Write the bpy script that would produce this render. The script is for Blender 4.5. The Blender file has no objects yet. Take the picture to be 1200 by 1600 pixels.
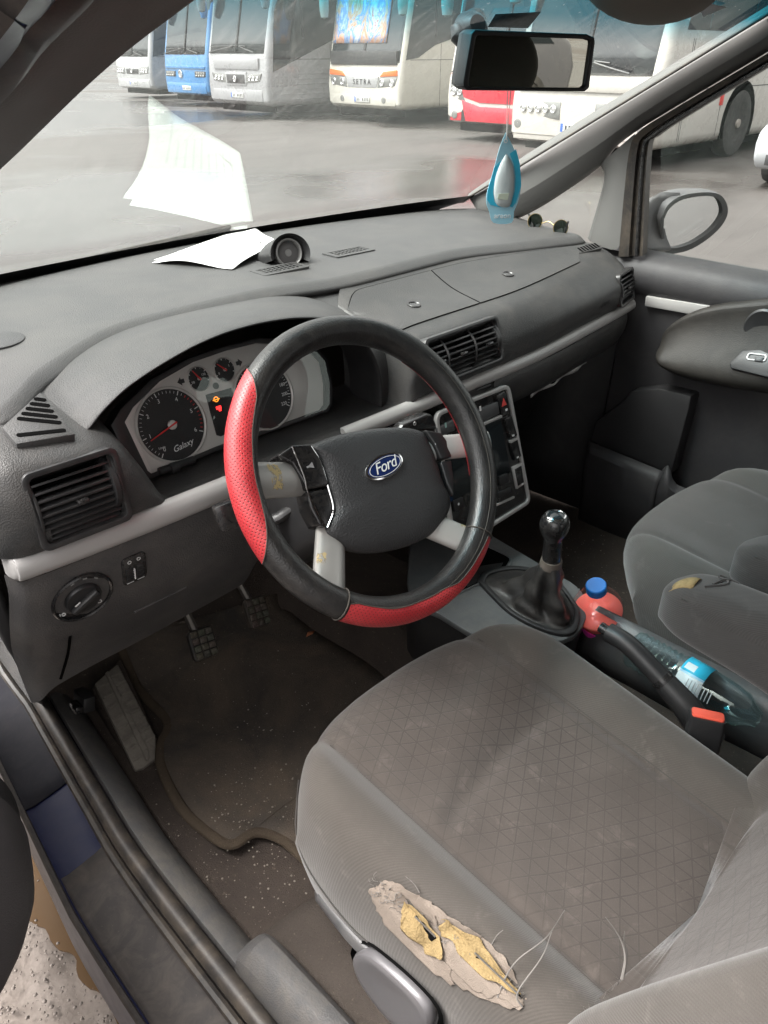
import bpy, bmesh, math, random
import numpy as np
from mathutils import Vector as V, Matrix
R = math.radians
sc = bpy.context.scene
col = sc.collection
random.seed(7)

# ------------------------------------------------------------------ camera, sky, sun, exposure
CAM = V((-0.61, -0.61, 1.505)); PITCH, YAW, FPX = 31.0, 45.0, 1200.0
cd = bpy.data.cameras.new('camera'); cam = bpy.data.objects.new('camera', cd); col.objects.link(cam)
cam.location = CAM; cam.rotation_euler = (R(90 - PITCH), 0, R(-YAW))
cd.sensor_fit = 'VERTICAL'; cd.sensor_height = 36; cd.lens = 36 * FPX / 1600
cd.clip_start = 0.02; cd.clip_end = 2000
sc.camera = cam

SUN_EL = 58.0
world = bpy.data.worlds.new('World'); sc.world = world; world.use_nodes = True
wn = world.node_tree.nodes; wl = world.node_tree.links
sky = wn.new('ShaderNodeTexSky'); sky.sky_type = 'NISHITA'; sky.sun_disc = False
sky.sun_elevation = R(SUN_EL); sky.sun_rotation = R(-50); sky.air_density = 1.0; sky.dust_density = 6.0; sky.ozone_density = 1.0
hs = wn.new('ShaderNodeHueSaturation'); hs.inputs['Saturation'].default_value = 0.04
wl.new(sky.outputs[0], hs.inputs['Color'])
wt = wn.new('ShaderNodeMix'); wt.data_type = 'RGBA'; wt.blend_type = 'MULTIPLY'; wt.inputs['Factor'].default_value = 1; wt.inputs['B'].default_value = (1, .972, .955, 1)
wl.new(hs.outputs[0], wt.inputs['A'])
bg = wn['Background']; wl.new(wt.outputs['Result'], bg.inputs['Color']); bg.inputs['Strength'].default_value = 0.15

sd = bpy.data.lights.new('sun', 'SUN'); sun = bpy.data.objects.new('sun', sd); col.objects.link(sun)
sd.energy = 1.0; sd.angle = R(40); sd.color = (1, .965, .92)
sun.location = (-6, 5, 13)
sun.rotation_euler = V((0.57, -0.48, -1.2)).to_track_quat('-Z', 'Y').to_euler()

vs = sc.view_settings
vs.view_transform = 'Standard'; vs.look = 'None'; vs.exposure = 1.98; vs.gamma = 1; vs.use_curve_mapping = False
sc.cycles.use_denoising = True
sc.cycles.max_bounces = 10; sc.cycles.diffuse_bounces = 5; sc.cycles.glossy_bounces = 5
sc.cycles.transparent_max_bounces = 24; sc.cycles.transmission_bounces = 6
sc.cycles.caustics_reflective = False; sc.cycles.caustics_refractive = False
sc.cycles.sample_clamp_indirect = 6

# ------------------------------------------------------------------ measuring: a picture point on a known plane of the car
_p, _y = R(PITCH), R(YAW)
FW = V((math.sin(_y)*math.cos(_p), math.cos(_y)*math.cos(_p), -math.sin(_p)))
RT = V((math.cos(_y), -math.sin(_y), 0)); UP = RT.cross(FW)
def ray(px, py): return FW + RT*((px-600)/FPX) + UP*((800-py)/FPX)
def at(px, py, ax, val):
    d = ray(px, py); i = 'xyz'.index(ax); return CAM + d*((val-CAM[i])/d[i])
def atp(px, py, o, n):
    d = ray(px, py); return CAM + d*((V(o)-CAM).dot(n)/d.dot(n))

# ------------------------------------------------------------------ objects
def pinv(p):
    return Matrix.Translation(-p.location) if p.parent is None else Matrix.Identity(4)
def link(name, me, parent=None):
    o = bpy.data.objects.new(name, me); col.objects.link(o)
    if parent is not None:
        o.parent = parent; o.matrix_parent_inverse = pinv(parent)
    return o
def thing(name, label, cat, loc=(0, 0, 0), group=None):
    o = link(name, None); o.location = loc; o.empty_display_size = .05
    return tag(o, label, cat, group)
def tag(o, label=None, cat=None, group=None, kind=None):
    if label: o['label'] = label
    if cat: o['category'] = cat
    if group: o['group'] = group
    if kind: o['kind'] = kind
    return o
def base(o):
    """origin of a single-mesh thing moved to its base"""
    me = o.data; co = np.empty(len(me.vertices)*3); me.vertices.foreach_get('co', co); co = co.reshape(-1, 3)
    b = (co.min(0)+co.max(0))/2; b[2] = co[:, 2].min(); co -= b
    me.vertices.foreach_set('co', co.ravel()); me.update(); o.location = V(b)
    return o
def copy_tree(o, parent=None):
    c = o.copy(); col.objects.link(c); c.parent = parent
    for ch in list(o.children): copy_tree(ch, c)
    return c

def build(name, verts, faces, mats, parent=None, fm=None, uv=None, ang=38, bev=0, seg=2, sub=0, solid=0, recalc=True):
    me = bpy.data.meshes.new(name)
    bm = bmesh.new()
    vv = [bm.verts.new(v) for v in verts]
    layer = bm.loops.layers.uv.new('UVMap') if uv else None
    for k, f in enumerate(faces):
        try: bf = bm.faces.new([vv[i] for i in f])
        except ValueError: continue
        if fm: bf.material_index = fm[k]
        if uv:
            for l, i in zip(bf.loops, f): l[layer].uv = uv[i]
    if recalc: bmesh.ops.recalc_face_normals(bm, faces=bm.faces)
    if bev:
        es = [e for e in bm.edges if len(e.link_faces) == 2 and e.calc_face_angle(0) > R(30)]
        bmesh.ops.bevel(bm, geom=es, offset=bev, segments=seg, profile=.5, affect='EDGES', clamp_overlap=True)
    for f in bm.faces: f.smooth = True
    bm.to_mesh(me); bm.free()
    for m in (mats if isinstance(mats, (list, tuple)) else [mats]): me.materials.append(m)
    if ang: me.set_sharp_from_angle(angle=R(ang))
    o = link(name, me, parent)
    if solid:
        s = o.modifiers.new('solid', 'SOLIDIFY'); s.thickness = solid; s.offset = -1
    if sub:
        s = o.modifiers.new('sub', 'SUBSURF'); s.levels = sub; s.render_levels = sub
    return o

def grid(name, P, mats, parent=None, cu=False, cv=False, fm=None, hole=None, uv=None, caps=False, **k):
    """P[i][j]: rows of points"""
    n, m = len(P), len(P[0]); vs_ = [tuple(p) for r in P for p in r]; fs = []; fi = []
    for i in range(n if cu else n-1):
        for j in range(m if cv else m-1):
            a, b = i, (i+1) % n; c, d = j, (j+1) % m
            if hole and hole(V(vs_[a*m+c]), V(vs_[b*m+d])): continue
            fs.append((a*m+c, a*m+d, b*m+d, b*m+c)); fi.append(fm(i, j) if fm else 0)
    if caps:
        fs.append(tuple(range(m))); fi.append(0); fs.append(tuple((n-1)*m+j for j in range(m))); fi.append(fi[0])
    u = [q for r in uv for q in r] if uv else None
    return build(name, vs_, fs, mats, parent, fm=fi, uv=u, **k)

class Fr:
    """a local frame: origin, right u, up v, outward n"""
    def __init__(s, o, u, v):
        s.o = V(o); s.u = V(u).normalized(); s.v = V(v); s.v = (s.v - s.u*s.v.dot(s.u)).normalized(); s.n = s.u.cross(s.v)
    def p(s, a, b, c=0): return s.o + s.u*a + s.v*b + s.n*c
    def loc(s, P): d = V(P)-s.o; return (d.dot(s.u), d.dot(s.v), d.dot(s.n))
    def px(s, x, y, c=0):
        """the local point seen at a picture point, on the plane c above the frame's plane"""
        q = s.loc(atp(x, y, s.o+s.n*c, s.n)); return (q[0], q[1])
    def at(s, a, b, c=0): return Fr(s.p(a, b, c), s.u, s.v)
    def rot(s, deg):
        k = R(deg); return Fr(s.o, s.u*math.cos(k)+s.v*math.sin(k), s.v*math.cos(k)-s.u*math.sin(k))

def prism(name, poly, fr, c0, c1, mat, parent=None, bev=0, seg=2, fit=None, **k):
    """fit(a,b) adds a height so that the plate follows a curved surface"""
    f = fit or (lambda a, b: 0); n = len(poly)
    vs_ = [fr.p(a, b, c0+f(a, b)) for a, b in poly] + [fr.p(a, b, c1+f(a, b)) for a, b in poly]
    fs = [tuple(range(n))[::-1], tuple(range(n, 2*n))] + [(i, (i+1) % n, n+(i+1) % n, n+i) for i in range(n)]
    return build(name, vs_, fs, mat, parent, bev=bev, seg=seg, **k)
def ring(name, out, inn, fr, c0, c1, mat, parent=None, bev=0, **k):
    n = len(out); L = lambda q, c: [fr.p(a, b, c) for a, b in q]
    vs_ = L(out, c0)+L(out, c1)+L(inn, c1)+L(inn, c0); fs = []
    for i in range(n):
        j = (i+1) % n
        for q in range(4):
            w = (q+1) % 4; fs.append((q*n+i, q*n+j, w*n+j, w*n+i))
    return build(name, vs_, fs, mat, parent, bev=bev, **k)
def rrect(w, h, r, n=4, cx=0, cy=0):
    o = []
    for sx, sy, a0 in ((1, 1, 0), (-1, 1, 90), (-1, -1, 180), (1, -1, 270)):
        for i in range(n+1):
            a = R(a0+90*i/n); o.append((cx+sx*(w/2-r)+r*math.cos(a), cy+sy*(h/2-r)+r*math.sin(a)))
    return o
def circ(r, n=32, cx=0, cy=0, ry=None):
    return [(cx+r*math.cos(2*math.pi*i/n), cy+(ry or r)*math.sin(2*math.pi*i/n)) for i in range(n)]
def rbox(name, fr, w, h, c0, c1, mat, parent=None, bev=.002, seg=2, **k):
    return prism(name, [(-w/2, -h/2), (w/2, -h/2), (w/2, h/2), (-w/2, h/2)], fr, c0, c1, mat, parent, bev=bev, seg=seg, **k)
def lathe(name, prof, fr, mat, parent=None, n=28, **k):
    P = [[fr.p(r*math.cos(2*math.pi*j/n), r*math.sin(2*math.pi*j/n), h) for j in range(n)] for r, h in prof]
    return grid(name, P, mat, parent, cv=True, caps=True, **k)
def cr(pts, n):
    """Catmull-Rom resampling"""
    p = [V(q) for q in pts]; p = [p[0]*2-p[1]] + p + [p[-1]*2-p[-2]]; o = []
    for i in range(1, len(p)-2):
        for k in range(n):
            t = k/n; a, b, c, d = p[i-1], p[i], p[i+1], p[i+2]
            o.append(.5*((2*b)+(c-a)*t+(2*a-5*b+4*c-d)*t*t+(3*b-a-3*c+d)*t**3))
    o.append(p[-2]); return o
def tube(name, pts, r, mat, parent=None, n=10, sm=0, closed=False, flat=1, up=None, **k):
    rs = r if callable(r) else (lambda t: r)
    P = cr(pts, sm) if sm else [V(p) for p in pts]; N = len(P); rows = []
    prev = None
    for i in range(N):
        t = (P[(i+1) % N]-P[i-1] if closed else P[min(i+1, N-1)]-P[max(i-1, 0)]).normalized()
        if up is not None: a = V(up)
        elif prev is None: a = V((0, 0, 1)) if abs(t.z) < .9 else V((1, 0, 0))
        else: a = prev
        a = (a-t*a.dot(t)).normalized(); prev = a; b = t.cross(a); q = rs(i/(N-1))
        rows.append([P[i]+(a*math.sin(2*math.pi*j/n)*q*flat+b*math.cos(2*math.pi*j/n)*q) for j in range(n)])
    return grid(name, rows, mat, parent, cu=closed, cv=True, caps=not closed, **k)
def pchip(xs, ys, x):
    xs = np.asarray(xs, float); ys = np.asarray(ys, float); h = np.diff(xs); d = np.diff(ys)/h; n = len(xs); m = np.zeros(n)
    for i in range(1, n-1):
        if d[i-1]*d[i] > 0:
            w1, w2 = 2*h[i]+h[i-1], h[i]+2*h[i-1]; m[i] = (w1+w2)/(w1/d[i-1]+w2/d[i])
    m[0], m[-1] = d[0], d[-1]
    i = int(np.clip(np.searchsorted(xs, x)-1, 0, n-2)); t = min(max((x-xs[i])/h[i], 0), 1)
    return float((2*t**3-3*t*t+1)*ys[i]+(t**3-2*t*t+t)*h[i]*m[i]+(3*t*t-2*t**3)*ys[i+1]+(t**3-t*t)*h[i]*m[i+1])
def text(name, s, size, fr, mat, parent, depth=.0003, c=0, shear=0, spacing=1, align='CENTER'):
    cu = bpy.data.curves.new(name, 'FONT'); cu.body = s; cu.size = size; cu.extrude = depth; cu.align_x = align; cu.align_y = 'CENTER'
    cu.shear = shear; cu.space_character = spacing; cu.resolution_u = 3
    t = bpy.data.objects.new('tmp', cu); col.objects.link(t)
    me = bpy.data.meshes.new_from_object(t); bpy.data.objects.remove(t); bpy.data.curves.remove(cu)
    M = Matrix((( *[fr.u[0], fr.v[0], fr.n[0]], 0), ( *[fr.u[1], fr.v[1], fr.n[1]], 0), ( *[fr.u[2], fr.v[2], fr.n[2]], 0), (0, 0, 0, 1)))
    M.translation = fr.p(0, 0, c); me.transform(M); me.materials.clear(); me.materials.append(mat)
    me.name = name
    return link(name, me, parent)

# ------------------------------------------------------------------ materials
MATS = {}
def nodes(name):
    m = bpy.data.materials.new(name); m.use_nodes = True; MATS[name] = m
    return m, m.node_tree.nodes, m.node_tree.links, m.node_tree.nodes['Principled BSDF']
def noise(N, L, scale, detail=4, rough=.6, vec=None, dist=0):
    t = N.new('ShaderNodeTexNoise'); t.inputs['Scale'].default_value = scale; t.inputs['Detail'].default_value = detail
    t.inputs['Roughness'].default_value = rough; t.inputs['Distortion'].default_value = dist
    if vec: L.new(vec, t.inputs['Vector'])
    return t.outputs['Fac']
def ramp(N, L, fac, stops):
    r = N.new('ShaderNodeValToRGB'); e = r.color_ramp.elements
    while len(e) < len(stops): e.new(.5)
    for q, (p, c) in zip(e, stops):
        q.position = p; q.color = (*c, 1) if isinstance(c, (tuple, list)) else (c, c, c, 1)
    L.new(fac, r.inputs['Fac']); return r.outputs['Color']
def math_(N, L, op, a, b=None, c=None):
    n = N.new('ShaderNodeMath'); n.operation = op
    for i, q in enumerate((a, b, c)):
        if q is None: continue
        if isinstance(q, (int, float)): n.inputs[i].default_value = q
        else: L.new(q, n.inputs[i])
    return n.outputs[0]
def mixc(N, L, fac, a, b, blend='MIX'):
    n = N.new('ShaderNodeMix'); n.data_type = 'RGBA'; n.blend_type = blend
    for s, q in ((n.inputs['Factor'], fac), (n.inputs['A'], a), (n.inputs['B'], b)):
        if isinstance(q, (int, float)): s.default_value = q
        elif isinstance(q, (tuple, list)): s.default_value = (*q, 1)
        else: L.new(q, s)
    return n.outputs['Result']
def bump(N, L, B, h, strength, dist=.001):
    n = N.new('ShaderNodeBump'); n.inputs['Strength'].default_value = strength; n.inputs['Distance'].default_value = dist
    L.new(h, n.inputs['Height']); L.new(n.outputs[0], B.inputs['Normal'])
def objco(N): return N.new('ShaderNodeTexCoord').outputs['Object']
def uvco(N): return N.new('ShaderNodeTexCoord').outputs['UV']

def plain(name, c, rough=.5, metal=0, spec=.5, grain=0, gs=700, var=.0, vscale=6, dust=0, dustc=(.33, .29, .25), rvar=.08, coat=0, scratch=0):
    """a solid surface: base colour with slow variation, fine grain relief, uneven gloss, settled dust"""
    m, N, L, B = nodes(name); co = objco(N)
    B.inputs['Metallic'].default_value = metal; B.inputs['Specular IOR Level'].default_value = spec
    cc = None
    n1 = noise(N, L, vscale, 5, .6, co)
    v = max(var, .06)
    cc = mixc(N, L, n1, tuple(x*(1-v) for x in c), tuple(min(1, x*(1+v)) for x in c))
    if dust:
        n2 = noise(N, L, vscale*2.3, 7, .72, co, .6)
        n3 = noise(N, L, 260, 3, .7, co)
        f = math_(N, L, 'MULTIPLY', ramp(N, L, n2, [(.42, 0), (.75, 1)]), dust)
        f2 = math_(N, L, 'MULTIPLY', ramp(N, L, n3, [(.66, 0), (.74, 1)]), min(1, dust*1.5))
        cc = mixc(N, L, math_(N, L, 'MAXIMUM', f, f2), cc, dustc)
    L.new(cc, B.inputs['Base Color'])
    nr = noise(N, L, vscale*3, 5, .6, co)
    L.new(math_(N, L, 'MULTIPLY_ADD', nr, rvar*2, rough-rvar), B.inputs['Roughness'])
    if coat: B.inputs['Coat Weight'].default_value = coat; B.inputs['Coat Roughness'].default_value = .08
    if grain:
        vo = N.new('ShaderNodeTexVoronoi'); vo.inputs['Scale'].default_value = gs; L.new(co, vo.inputs['Vector'])
        bump(N, L, B, vo.outputs['Distance'], grain, .0009)
    return m

pad = plain('dash_pad_plastic', (.052, .052, .052), .56, spec=.4, grain=.5, gs=520, var=.05, vscale=4, dust=.07, rvar=.06)
padlid = plain('dash_lid_plastic', (.043, .043, .043), .57, spec=.38, grain=.5, gs=520, var=.05, vscale=5, dust=.06, rvar=.06)
fasc = plain('fascia_plastic', (.036, .036, .036), .46, spec=.45, grain=.5, gs=520, var=.1, dust=.10, rvar=.1)
lowp = plain('knee_panel_plastic', (.058, .056, .056), .5, grain=.55, gs=480, var=.1, dust=.14, rvar=.1)
dark = plain('black_plastic', (.018, .018, .019), .42, grain=.1, gs=500, dust=.04)
void = plain('black_recess', (.005, .005, .005), .95, spec=.0)
gloss = plain('gloss_black_plastic', (.012, .012, .013), .22, spec=.6, dust=.10, vscale=30)
ventm = plain('vent_plastic', (.022, .022, .023), .33, dust=.06, vscale=24)
silver = plain('silver_paint', (.40, .39, .38), .42, metal=.12, var=.05, dust=.06)
spokem = plain('spoke_silver', (.38, .365, .345), .40, metal=.25, var=.05)
alu = plain('cluster_aluminium', (.60, .58, .55), .42, metal=.15, var=.04)
chrome = plain('chrome', (.75, .75, .75), .12, metal=1)
steel = plain('dull_steel', (.30, .28, .26), .42, metal=.9, var=.2, vscale=40, dust=.2)
leather = plain('black_leather', (.015, .0145, .0145), .34, spec=.55, grain=.35, gs=420, var=.15, vscale=18, dust=.06, rvar=.12)
gaiterm = plain('gaiter_leather', (.024, .023, .023), .40, grain=.3, gs=350, dust=.14, vscale=14)
rubber = plain('seal_rubber', (.026, .023, .021), .50, dust=.50, vscale=7, dustc=(.17, .135, .10))
sillm = plain('sill_trim_plastic', (.080, .078, .078), .52, spec=.35, grain=.4, gs=400, dust=.55, vscale=9, dustc=(.165, .145, .120), rvar=.12)
scuff = plain('scuff_plate', (.042, .037, .035), .58, spec=.25, dust=.60, vscale=11, dustc=(.115, .095, .080))
bluep = plain('blue_car_paint', (.004, .007, .034), .36, spec=.18, coat=.0, dust=.16, vscale=10, dustc=(.07, .06, .07))
trimg = plain('pillar_trim_grey', (.140, .138, .132), .55, grain=.15, gs=500, var=.05)
trimd = plain('pillar_trim_dark', (.110, .103, .099), .50, grain=.1, gs=500)
headl = plain('headliner_cloth', (.24, .225, .20), .85, grain=.3, gs=500)
doorm = plain('door_trim_plastic', (.036, .035, .037), .52, spec=.35, grain=.25, gs=500, dust=.05)
podm = plain('door_pod_leatherette', (.022, .020, .018), .52, spec=.3, grain=.25, gs=450, var=.1, dust=.05)
whitepl = plain('white_print', (.75, .75, .74), .5)
redpr = plain('red_print', (.62, .02, .02), .5)
orangepr = plain('orange_print', (.70, .20, .03), .5)
redbtn = plain('red_button', (.65, .07, .06), .4)
dialm = plain('dial_black', (.010, .010, .011), .5)
foam = plain('seat_foam', (.245, .175, .080), .95, grain=1.0, gs=380, var=.4, vscale=70)
lining = plain('torn_lining', (.205, .168, .138), .95, grain=.5, gs=700, var=.25, vscale=60, dust=.25, dustc=(.13, .11, .09))
thread = plain('grey_thread', (.17, .158, .145), .9)
paperm = plain('white_paper', (.66, .66, .65), .7, var=.03)
capblue = plain('blue_cap_plastic', (.01, .16, .52), .35)
cyan = plain('cyan_label', (.03, .42, .62), .4, var=.25, vscale=30)
palecy = plain('pale_cyan_card', (.30, .55, .66), .5, var=.06)
dirtwht = plain('crumbs', (.30, .265, .22), .9, var=.4, vscale=80)
def wornm():
    m, N, L, B = nodes('yellowed_wear'); co = objco(N); B.inputs['Roughness'].default_value = .6
    n = noise(N, L, 90, 5, .7, co); L.new(mixc(N, L, n, (.50, .36, .13), (.60, .50, .30)), B.inputs['Base Color'])
    L.new(ramp(N, L, noise(N, L, 120, 5, .7, co), [(.44, 0), (.52, 1)]), B.inputs['Alpha']); return m
woodb = wornm()
leafm = plain('dry_leaf', (.30, .10, .04), .8)
buckred = plain('buckle_red', (.72, .10, .06), .38)

def emis(name, c, s):
    m, N, L, B = nodes(name); B.inputs['Base Color'].default_value = (*c, 1)
    B.inputs['Emission Color'].default_value = (*c, 1); B.inputs['Emission Strength'].default_value = s; return m
warnred = emis('warning_lamp_red', (.9, .02, .02), 1.0)
warnamb = emis('warning_lamp_amber', (.8, .22, .02), .7)

def seat_fabric(name, c, c2, pattern):
    m, N, L, B = nodes(name); uv = uvco(N); co = objco(N)
    sx = N.new('ShaderNodeSeparateXYZ'); L.new(uv, sx.inputs[0]); x, y = sx.outputs[0], sx.outputs[1]
    B.inputs['Roughness'].default_value = .9; B.inputs['Specular IOR Level'].default_value = .2
    B.inputs['Sheen Weight'].default_value = .25; B.inputs['Sheen Roughness'].default_value = .5
    n1 = noise(N, L, 7, 6, .65, co); n2 = noise(N, L, 22, 6, .7, co, .4); n3 = noise(N, L, 900, 2, .6, co)
    cc = mixc(N, L, ramp(N, L, n1, [(.3, 0), (.7, 1)]), c, c2)
    st = ramp(N, L, n2, [(.57, 0), (.66, 1)])
    cc = mixc(N, L, math_(N, L, 'MULTIPLY', st, .34), cc, tuple(min(1, q*1.75) for q in c2))
    cc = mixc(N, L, math_(N, L, 'MULTIPLY', n3, .55), cc, tuple(q*.55 for q in c))
    if pattern:
        P = .0215; lines = None
        for ang in (0, 60, 120):
            k = R(ang); q = math_(N, L, 'ADD', math_(N, L, 'MULTIPLY', x, math.cos(k)/P), math_(N, L, 'MULTIPLY', y, math.sin(k)/P))
            f = math_(N, L, 'FRACT', math_(N, L, 'ADD', q, 50))
            g = math_(N, L, 'ABSOLUTE', math_(N, L, 'SUBTRACT', f, .5))
            l = math_(N, L, 'GREATER_THAN', g, .452)
            lines = l if lines is None else math_(N, L, 'MAXIMUM', lines, l)
        wear = ramp(N, L, noise(N, L, 5, 4, .6, co), [(.35, .25), (.65, 1)])
        lines = math_(N, L, 'MULTIPLY', lines, wear)
        cc = mixc(N, L, math_(N, L, 'MULTIPLY', lines, .33), cc, tuple(q*.25 for q in c))
        h = math_(N, L, 'SUBTRACT', math_(N, L, 'MULTIPLY', n3, .4), lines)
        bump(N, L, B, math_(N, L, 'ADD', h, math_(N, L, 'MULTIPLY', noise(N, L, 38, 3, .5, co), 2.2)), .5, .0012)
    else:
        q = math_(N, L, 'SINE', math_(N, L, 'MULTIPLY', math_(N, L, 'ADD', x, math_(N, L, 'MULTIPLY', y, .9)), 6.2832/.0036))
        cc = mixc(N, L, math_(N, L, 'MULTIPLY_ADD', q, .10, .12), cc, tuple(k*.45 for k in c))
        bump(N, L, B, math_(N, L, 'ADD', math_(N, L, 'MULTIPLY', q, .5), n3), .3, .0008)
    L.new(cc, B.inputs['Base Color']); return m
fabC = seat_fabric('seat_centre_fabric', (.070, .059, .052), (.100, .085, .075), True)
fabB = seat_fabric('seat_bolster_fabric', (.074, .065, .057), (.100, .089, .079), False)
fabP = seat_fabric('plain_seat_fabric', (.050, .046, .044), (.066, .061, .058), False)
fabQ = seat_fabric('passenger_bolster_fabric', (.060, .057, .053), (.076, .072, .067), False)

def leather_red():
    m, N, L, B = nodes('red_perforated_leather'); uv = uvco(N); co = objco(N)
    mp = N.new('ShaderNodeMapping'); mp.inputs['Rotation'].default_value = (0, 0, R(45)); L.new(uv, mp.inputs[0])
    sx = N.new('ShaderNodeSeparateXYZ'); L.new(mp.outputs[0], sx.inputs[0])
    P = .0042; f = []
    for o in sx.outputs[:2]:
        q = math_(N, L, 'SUBTRACT', math_(N, L, 'FRACT', math_(N, L, 'ADD', math_(N, L, 'MULTIPLY', o, 1/P), 40)), .5); f.append(math_(N, L, 'MULTIPLY', q, q))
    d = math_(N, L, 'SQRT', math_(N, L, 'ADD', *f)); hole = ramp(N, L, d, [(.16, 1), (.26, 0)])
    n = noise(N, L, 14, 5, .6, co)
    cc = mixc(N, L, ramp(N, L, n, [(.3, 0), (.7, 1)]), (.30, .014, .020), (.54, .05, .055))
    cc = mixc(N, L, hole, cc, (.16, .01, .012)); L.new(cc, B.inputs['Base Color'])
    B.inputs['Roughness'].default_value = .38
    bump(N, L, B, math_(N, L, 'MULTIPLY', hole, -1), .5, .0008); return m
redl = leather_red()

def carpet(name, c, c2, dirt):
    m, N, L, B = nodes(name); co = objco(N); B.inputs['Roughness'].default_value = .97; B.inputs['Specular IOR Level'].default_value = .1
    n1 = noise(N, L, 5, 7, .7, co, .5); n2 = noise(N, L, 450, 3, .7, co); n3 = noise(N, L, 170, 3, .75, co)
    cc = mixc(N, L, ramp(N, L, n1, [(.35, 0), (.68, 1)]), c, c2)
    cc = mixc(N, L, math_(N, L, 'MULTIPLY', n2, .6), cc, tuple(q*.4 for q in c))
    cc = mixc(N, L, math_(N, L, 'MULTIPLY', ramp(N, L, n3, [(.64, 0), (.70, 1)]), dirt), cc, (.22, .18, .14))
    L.new(cc, B.inputs['Base Color']); bump(N, L, B, n2, .8, .003); return m
carp = carpet('floor_carpet', (.060, .049, .043), (.100, .080, .067), .6)
carp2 = carpet('riser_carpet', (.060, .050, .043), (.085, .071, .061), .3)
matm = carpet('floor_mat_rubber', (.064, .058, .053), (.160, .124, .094), .6)
matedge = carpet('mat_binding', (.070, .054, .040), (.115, .088, .063), .4)
footm = plain('footrest_rubber', (.15, .135, .115), .85, spec=.2, grain=1.0, gs=190, var=.35, vscale=16, dust=.5, dustc=(.26, .235, .20))

def glass(name, tint, refl=1.0, film=.0, band=None):
    """thin pane: clear with an angle-dependent mirror part and a dusty film"""
    m, N, L, B = nodes(name); N.remove(B); out = N['Material Output']
    lw = N.new('ShaderNodeLayerWeight'); lw.inputs['Blend'].default_value = .5
    p5 = math_(N, L, 'POWER', lw.outputs['Facing'], 4.2)
    fr = math_(N, L, 'MULTIPLY', math_(N, L, 'MULTIPLY_ADD', p5, .92, .07), refl)
    tr = N.new('ShaderNodeBsdfTransparent'); gl = N.new('ShaderNodeBsdfGlossy'); gl.inputs['Roughness'].default_value = .0
    gl.inputs['Color'].default_value = (.84, .98, .91, 1)
    if band:
        sx = N.new('ShaderNodeSeparateXYZ'); L.new(objco(N), sx.inputs[0])
        z = math_(N, L, 'ADD', sx.outputs[2], math_(N, L, 'MULTIPLY', sx.outputs[1], band[2]))
        mr = N.new('ShaderNodeMapRange'); mr.inputs[1].default_value = band[0]; mr.inputs[2].default_value = band[1]; L.new(z, mr.inputs[0])
        L.new(mixc(N, L, mr.outputs[0], tint, (.02, .34, .46)), tr.inputs['Color'])
    else: tr.inputs['Color'].default_value = (*tint, 1)
    mx = N.new('ShaderNodeMixShader'); L.new(fr, mx.inputs[0]); L.new(tr.outputs[0], mx.inputs[1]); L.new(gl.outputs[0], mx.inputs[2])
    last = mx
    if film:
        co = objco(N); df = N.new('ShaderNodeBsdfDiffuse'); df.inputs['Color'].default_value = (.55, .54, .52, 1)
        tl = N.new('ShaderNodeBsdfTranslucent'); tl.inputs['Color'].default_value = (.55, .54, .52, 1)
        ad = N.new('ShaderNodeMixShader'); ad.inputs[0].default_value = .5; L.new(df.outputs[0], ad.inputs[1]); L.new(tl.outputs[0], ad.inputs[2])
        mp = N.new('ShaderNodeMapping'); mp.inputs['Scale'].default_value = (30, 4, 4); mp.inputs['Rotation'].default_value = (0, 0, .25); L.new(co, mp.inputs[0])
        st = ramp(N, L, noise(N, L, 3, 6, .7, mp.outputs[0]), [(.52, 0), (.72, 1)])
        sp = ramp(N, L, noise(N, L, 160, 2, .5, co), [(.68, 0), (.73, 1)])
        sm = ramp(N, L, noise(N, L, 3, 4, .6, co), [(.3, .35), (.75, 1)])
        f = math_(N, L, 'MULTIPLY', math_(N, L, 'ADD', sm, math_(N, L, 'ADD', math_(N, L, 'MULTIPLY', st, 1.0), math_(N, L, 'MULTIPLY', sp, 2.0))), film)
        m2 = N.new('ShaderNodeMixShader'); L.new(f, m2.inputs[0]); L.new(mx.outputs[0], m2.inputs[1]); L.new(ad.outputs[0], m2.inputs[2]); last = m2
    L.new(last.outputs[0], out.inputs['Surface']); return m
wsg = glass('windscreen_glass', (.90, .95, .93), 0.72, .080, band=(1.512, 1.552, 0))
sideg = glass('side_glass', (.88, .93, .91), .9, .02)
clearpl = glass('clear_bottle_plastic', (.80, .90, .92), 1.0, .03)
lensg = glass('lens_cover', (.96, .97, .97), .5, .012)
def mirrorm(name, c, r):
    m, N, L, B = nodes(name); B.inputs['Metallic'].default_value = 1; B.inputs['Roughness'].default_value = r; B.inputs['Base Color'].default_value = (*c, 1); return m
mirr = mirrorm('mirror_glass', (.55, .55, .47), .01)
botshell = glass('pink_bottle_plastic', (.98, .93, .95), .55)
mirr2 = mirrorm('wing_mirror_glass', (.85, .85, .84), .02)
def liquid():
    m, N, L, B = nodes('orange_drink'); B.inputs['Base Color'].default_value = (.97, .20, .16, 1); B.inputs['Roughness'].default_value = .15
    B.inputs['Subsurface Weight'].default_value = .35; B.inputs['Subsurface Radius'].default_value = (.03, .01, .006); B.inputs['Subsurface Scale'].default_value = 1; return m
drink = liquid()
tintlens = glass('tinted_lens', (.22, .26, .24), .8)
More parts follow.
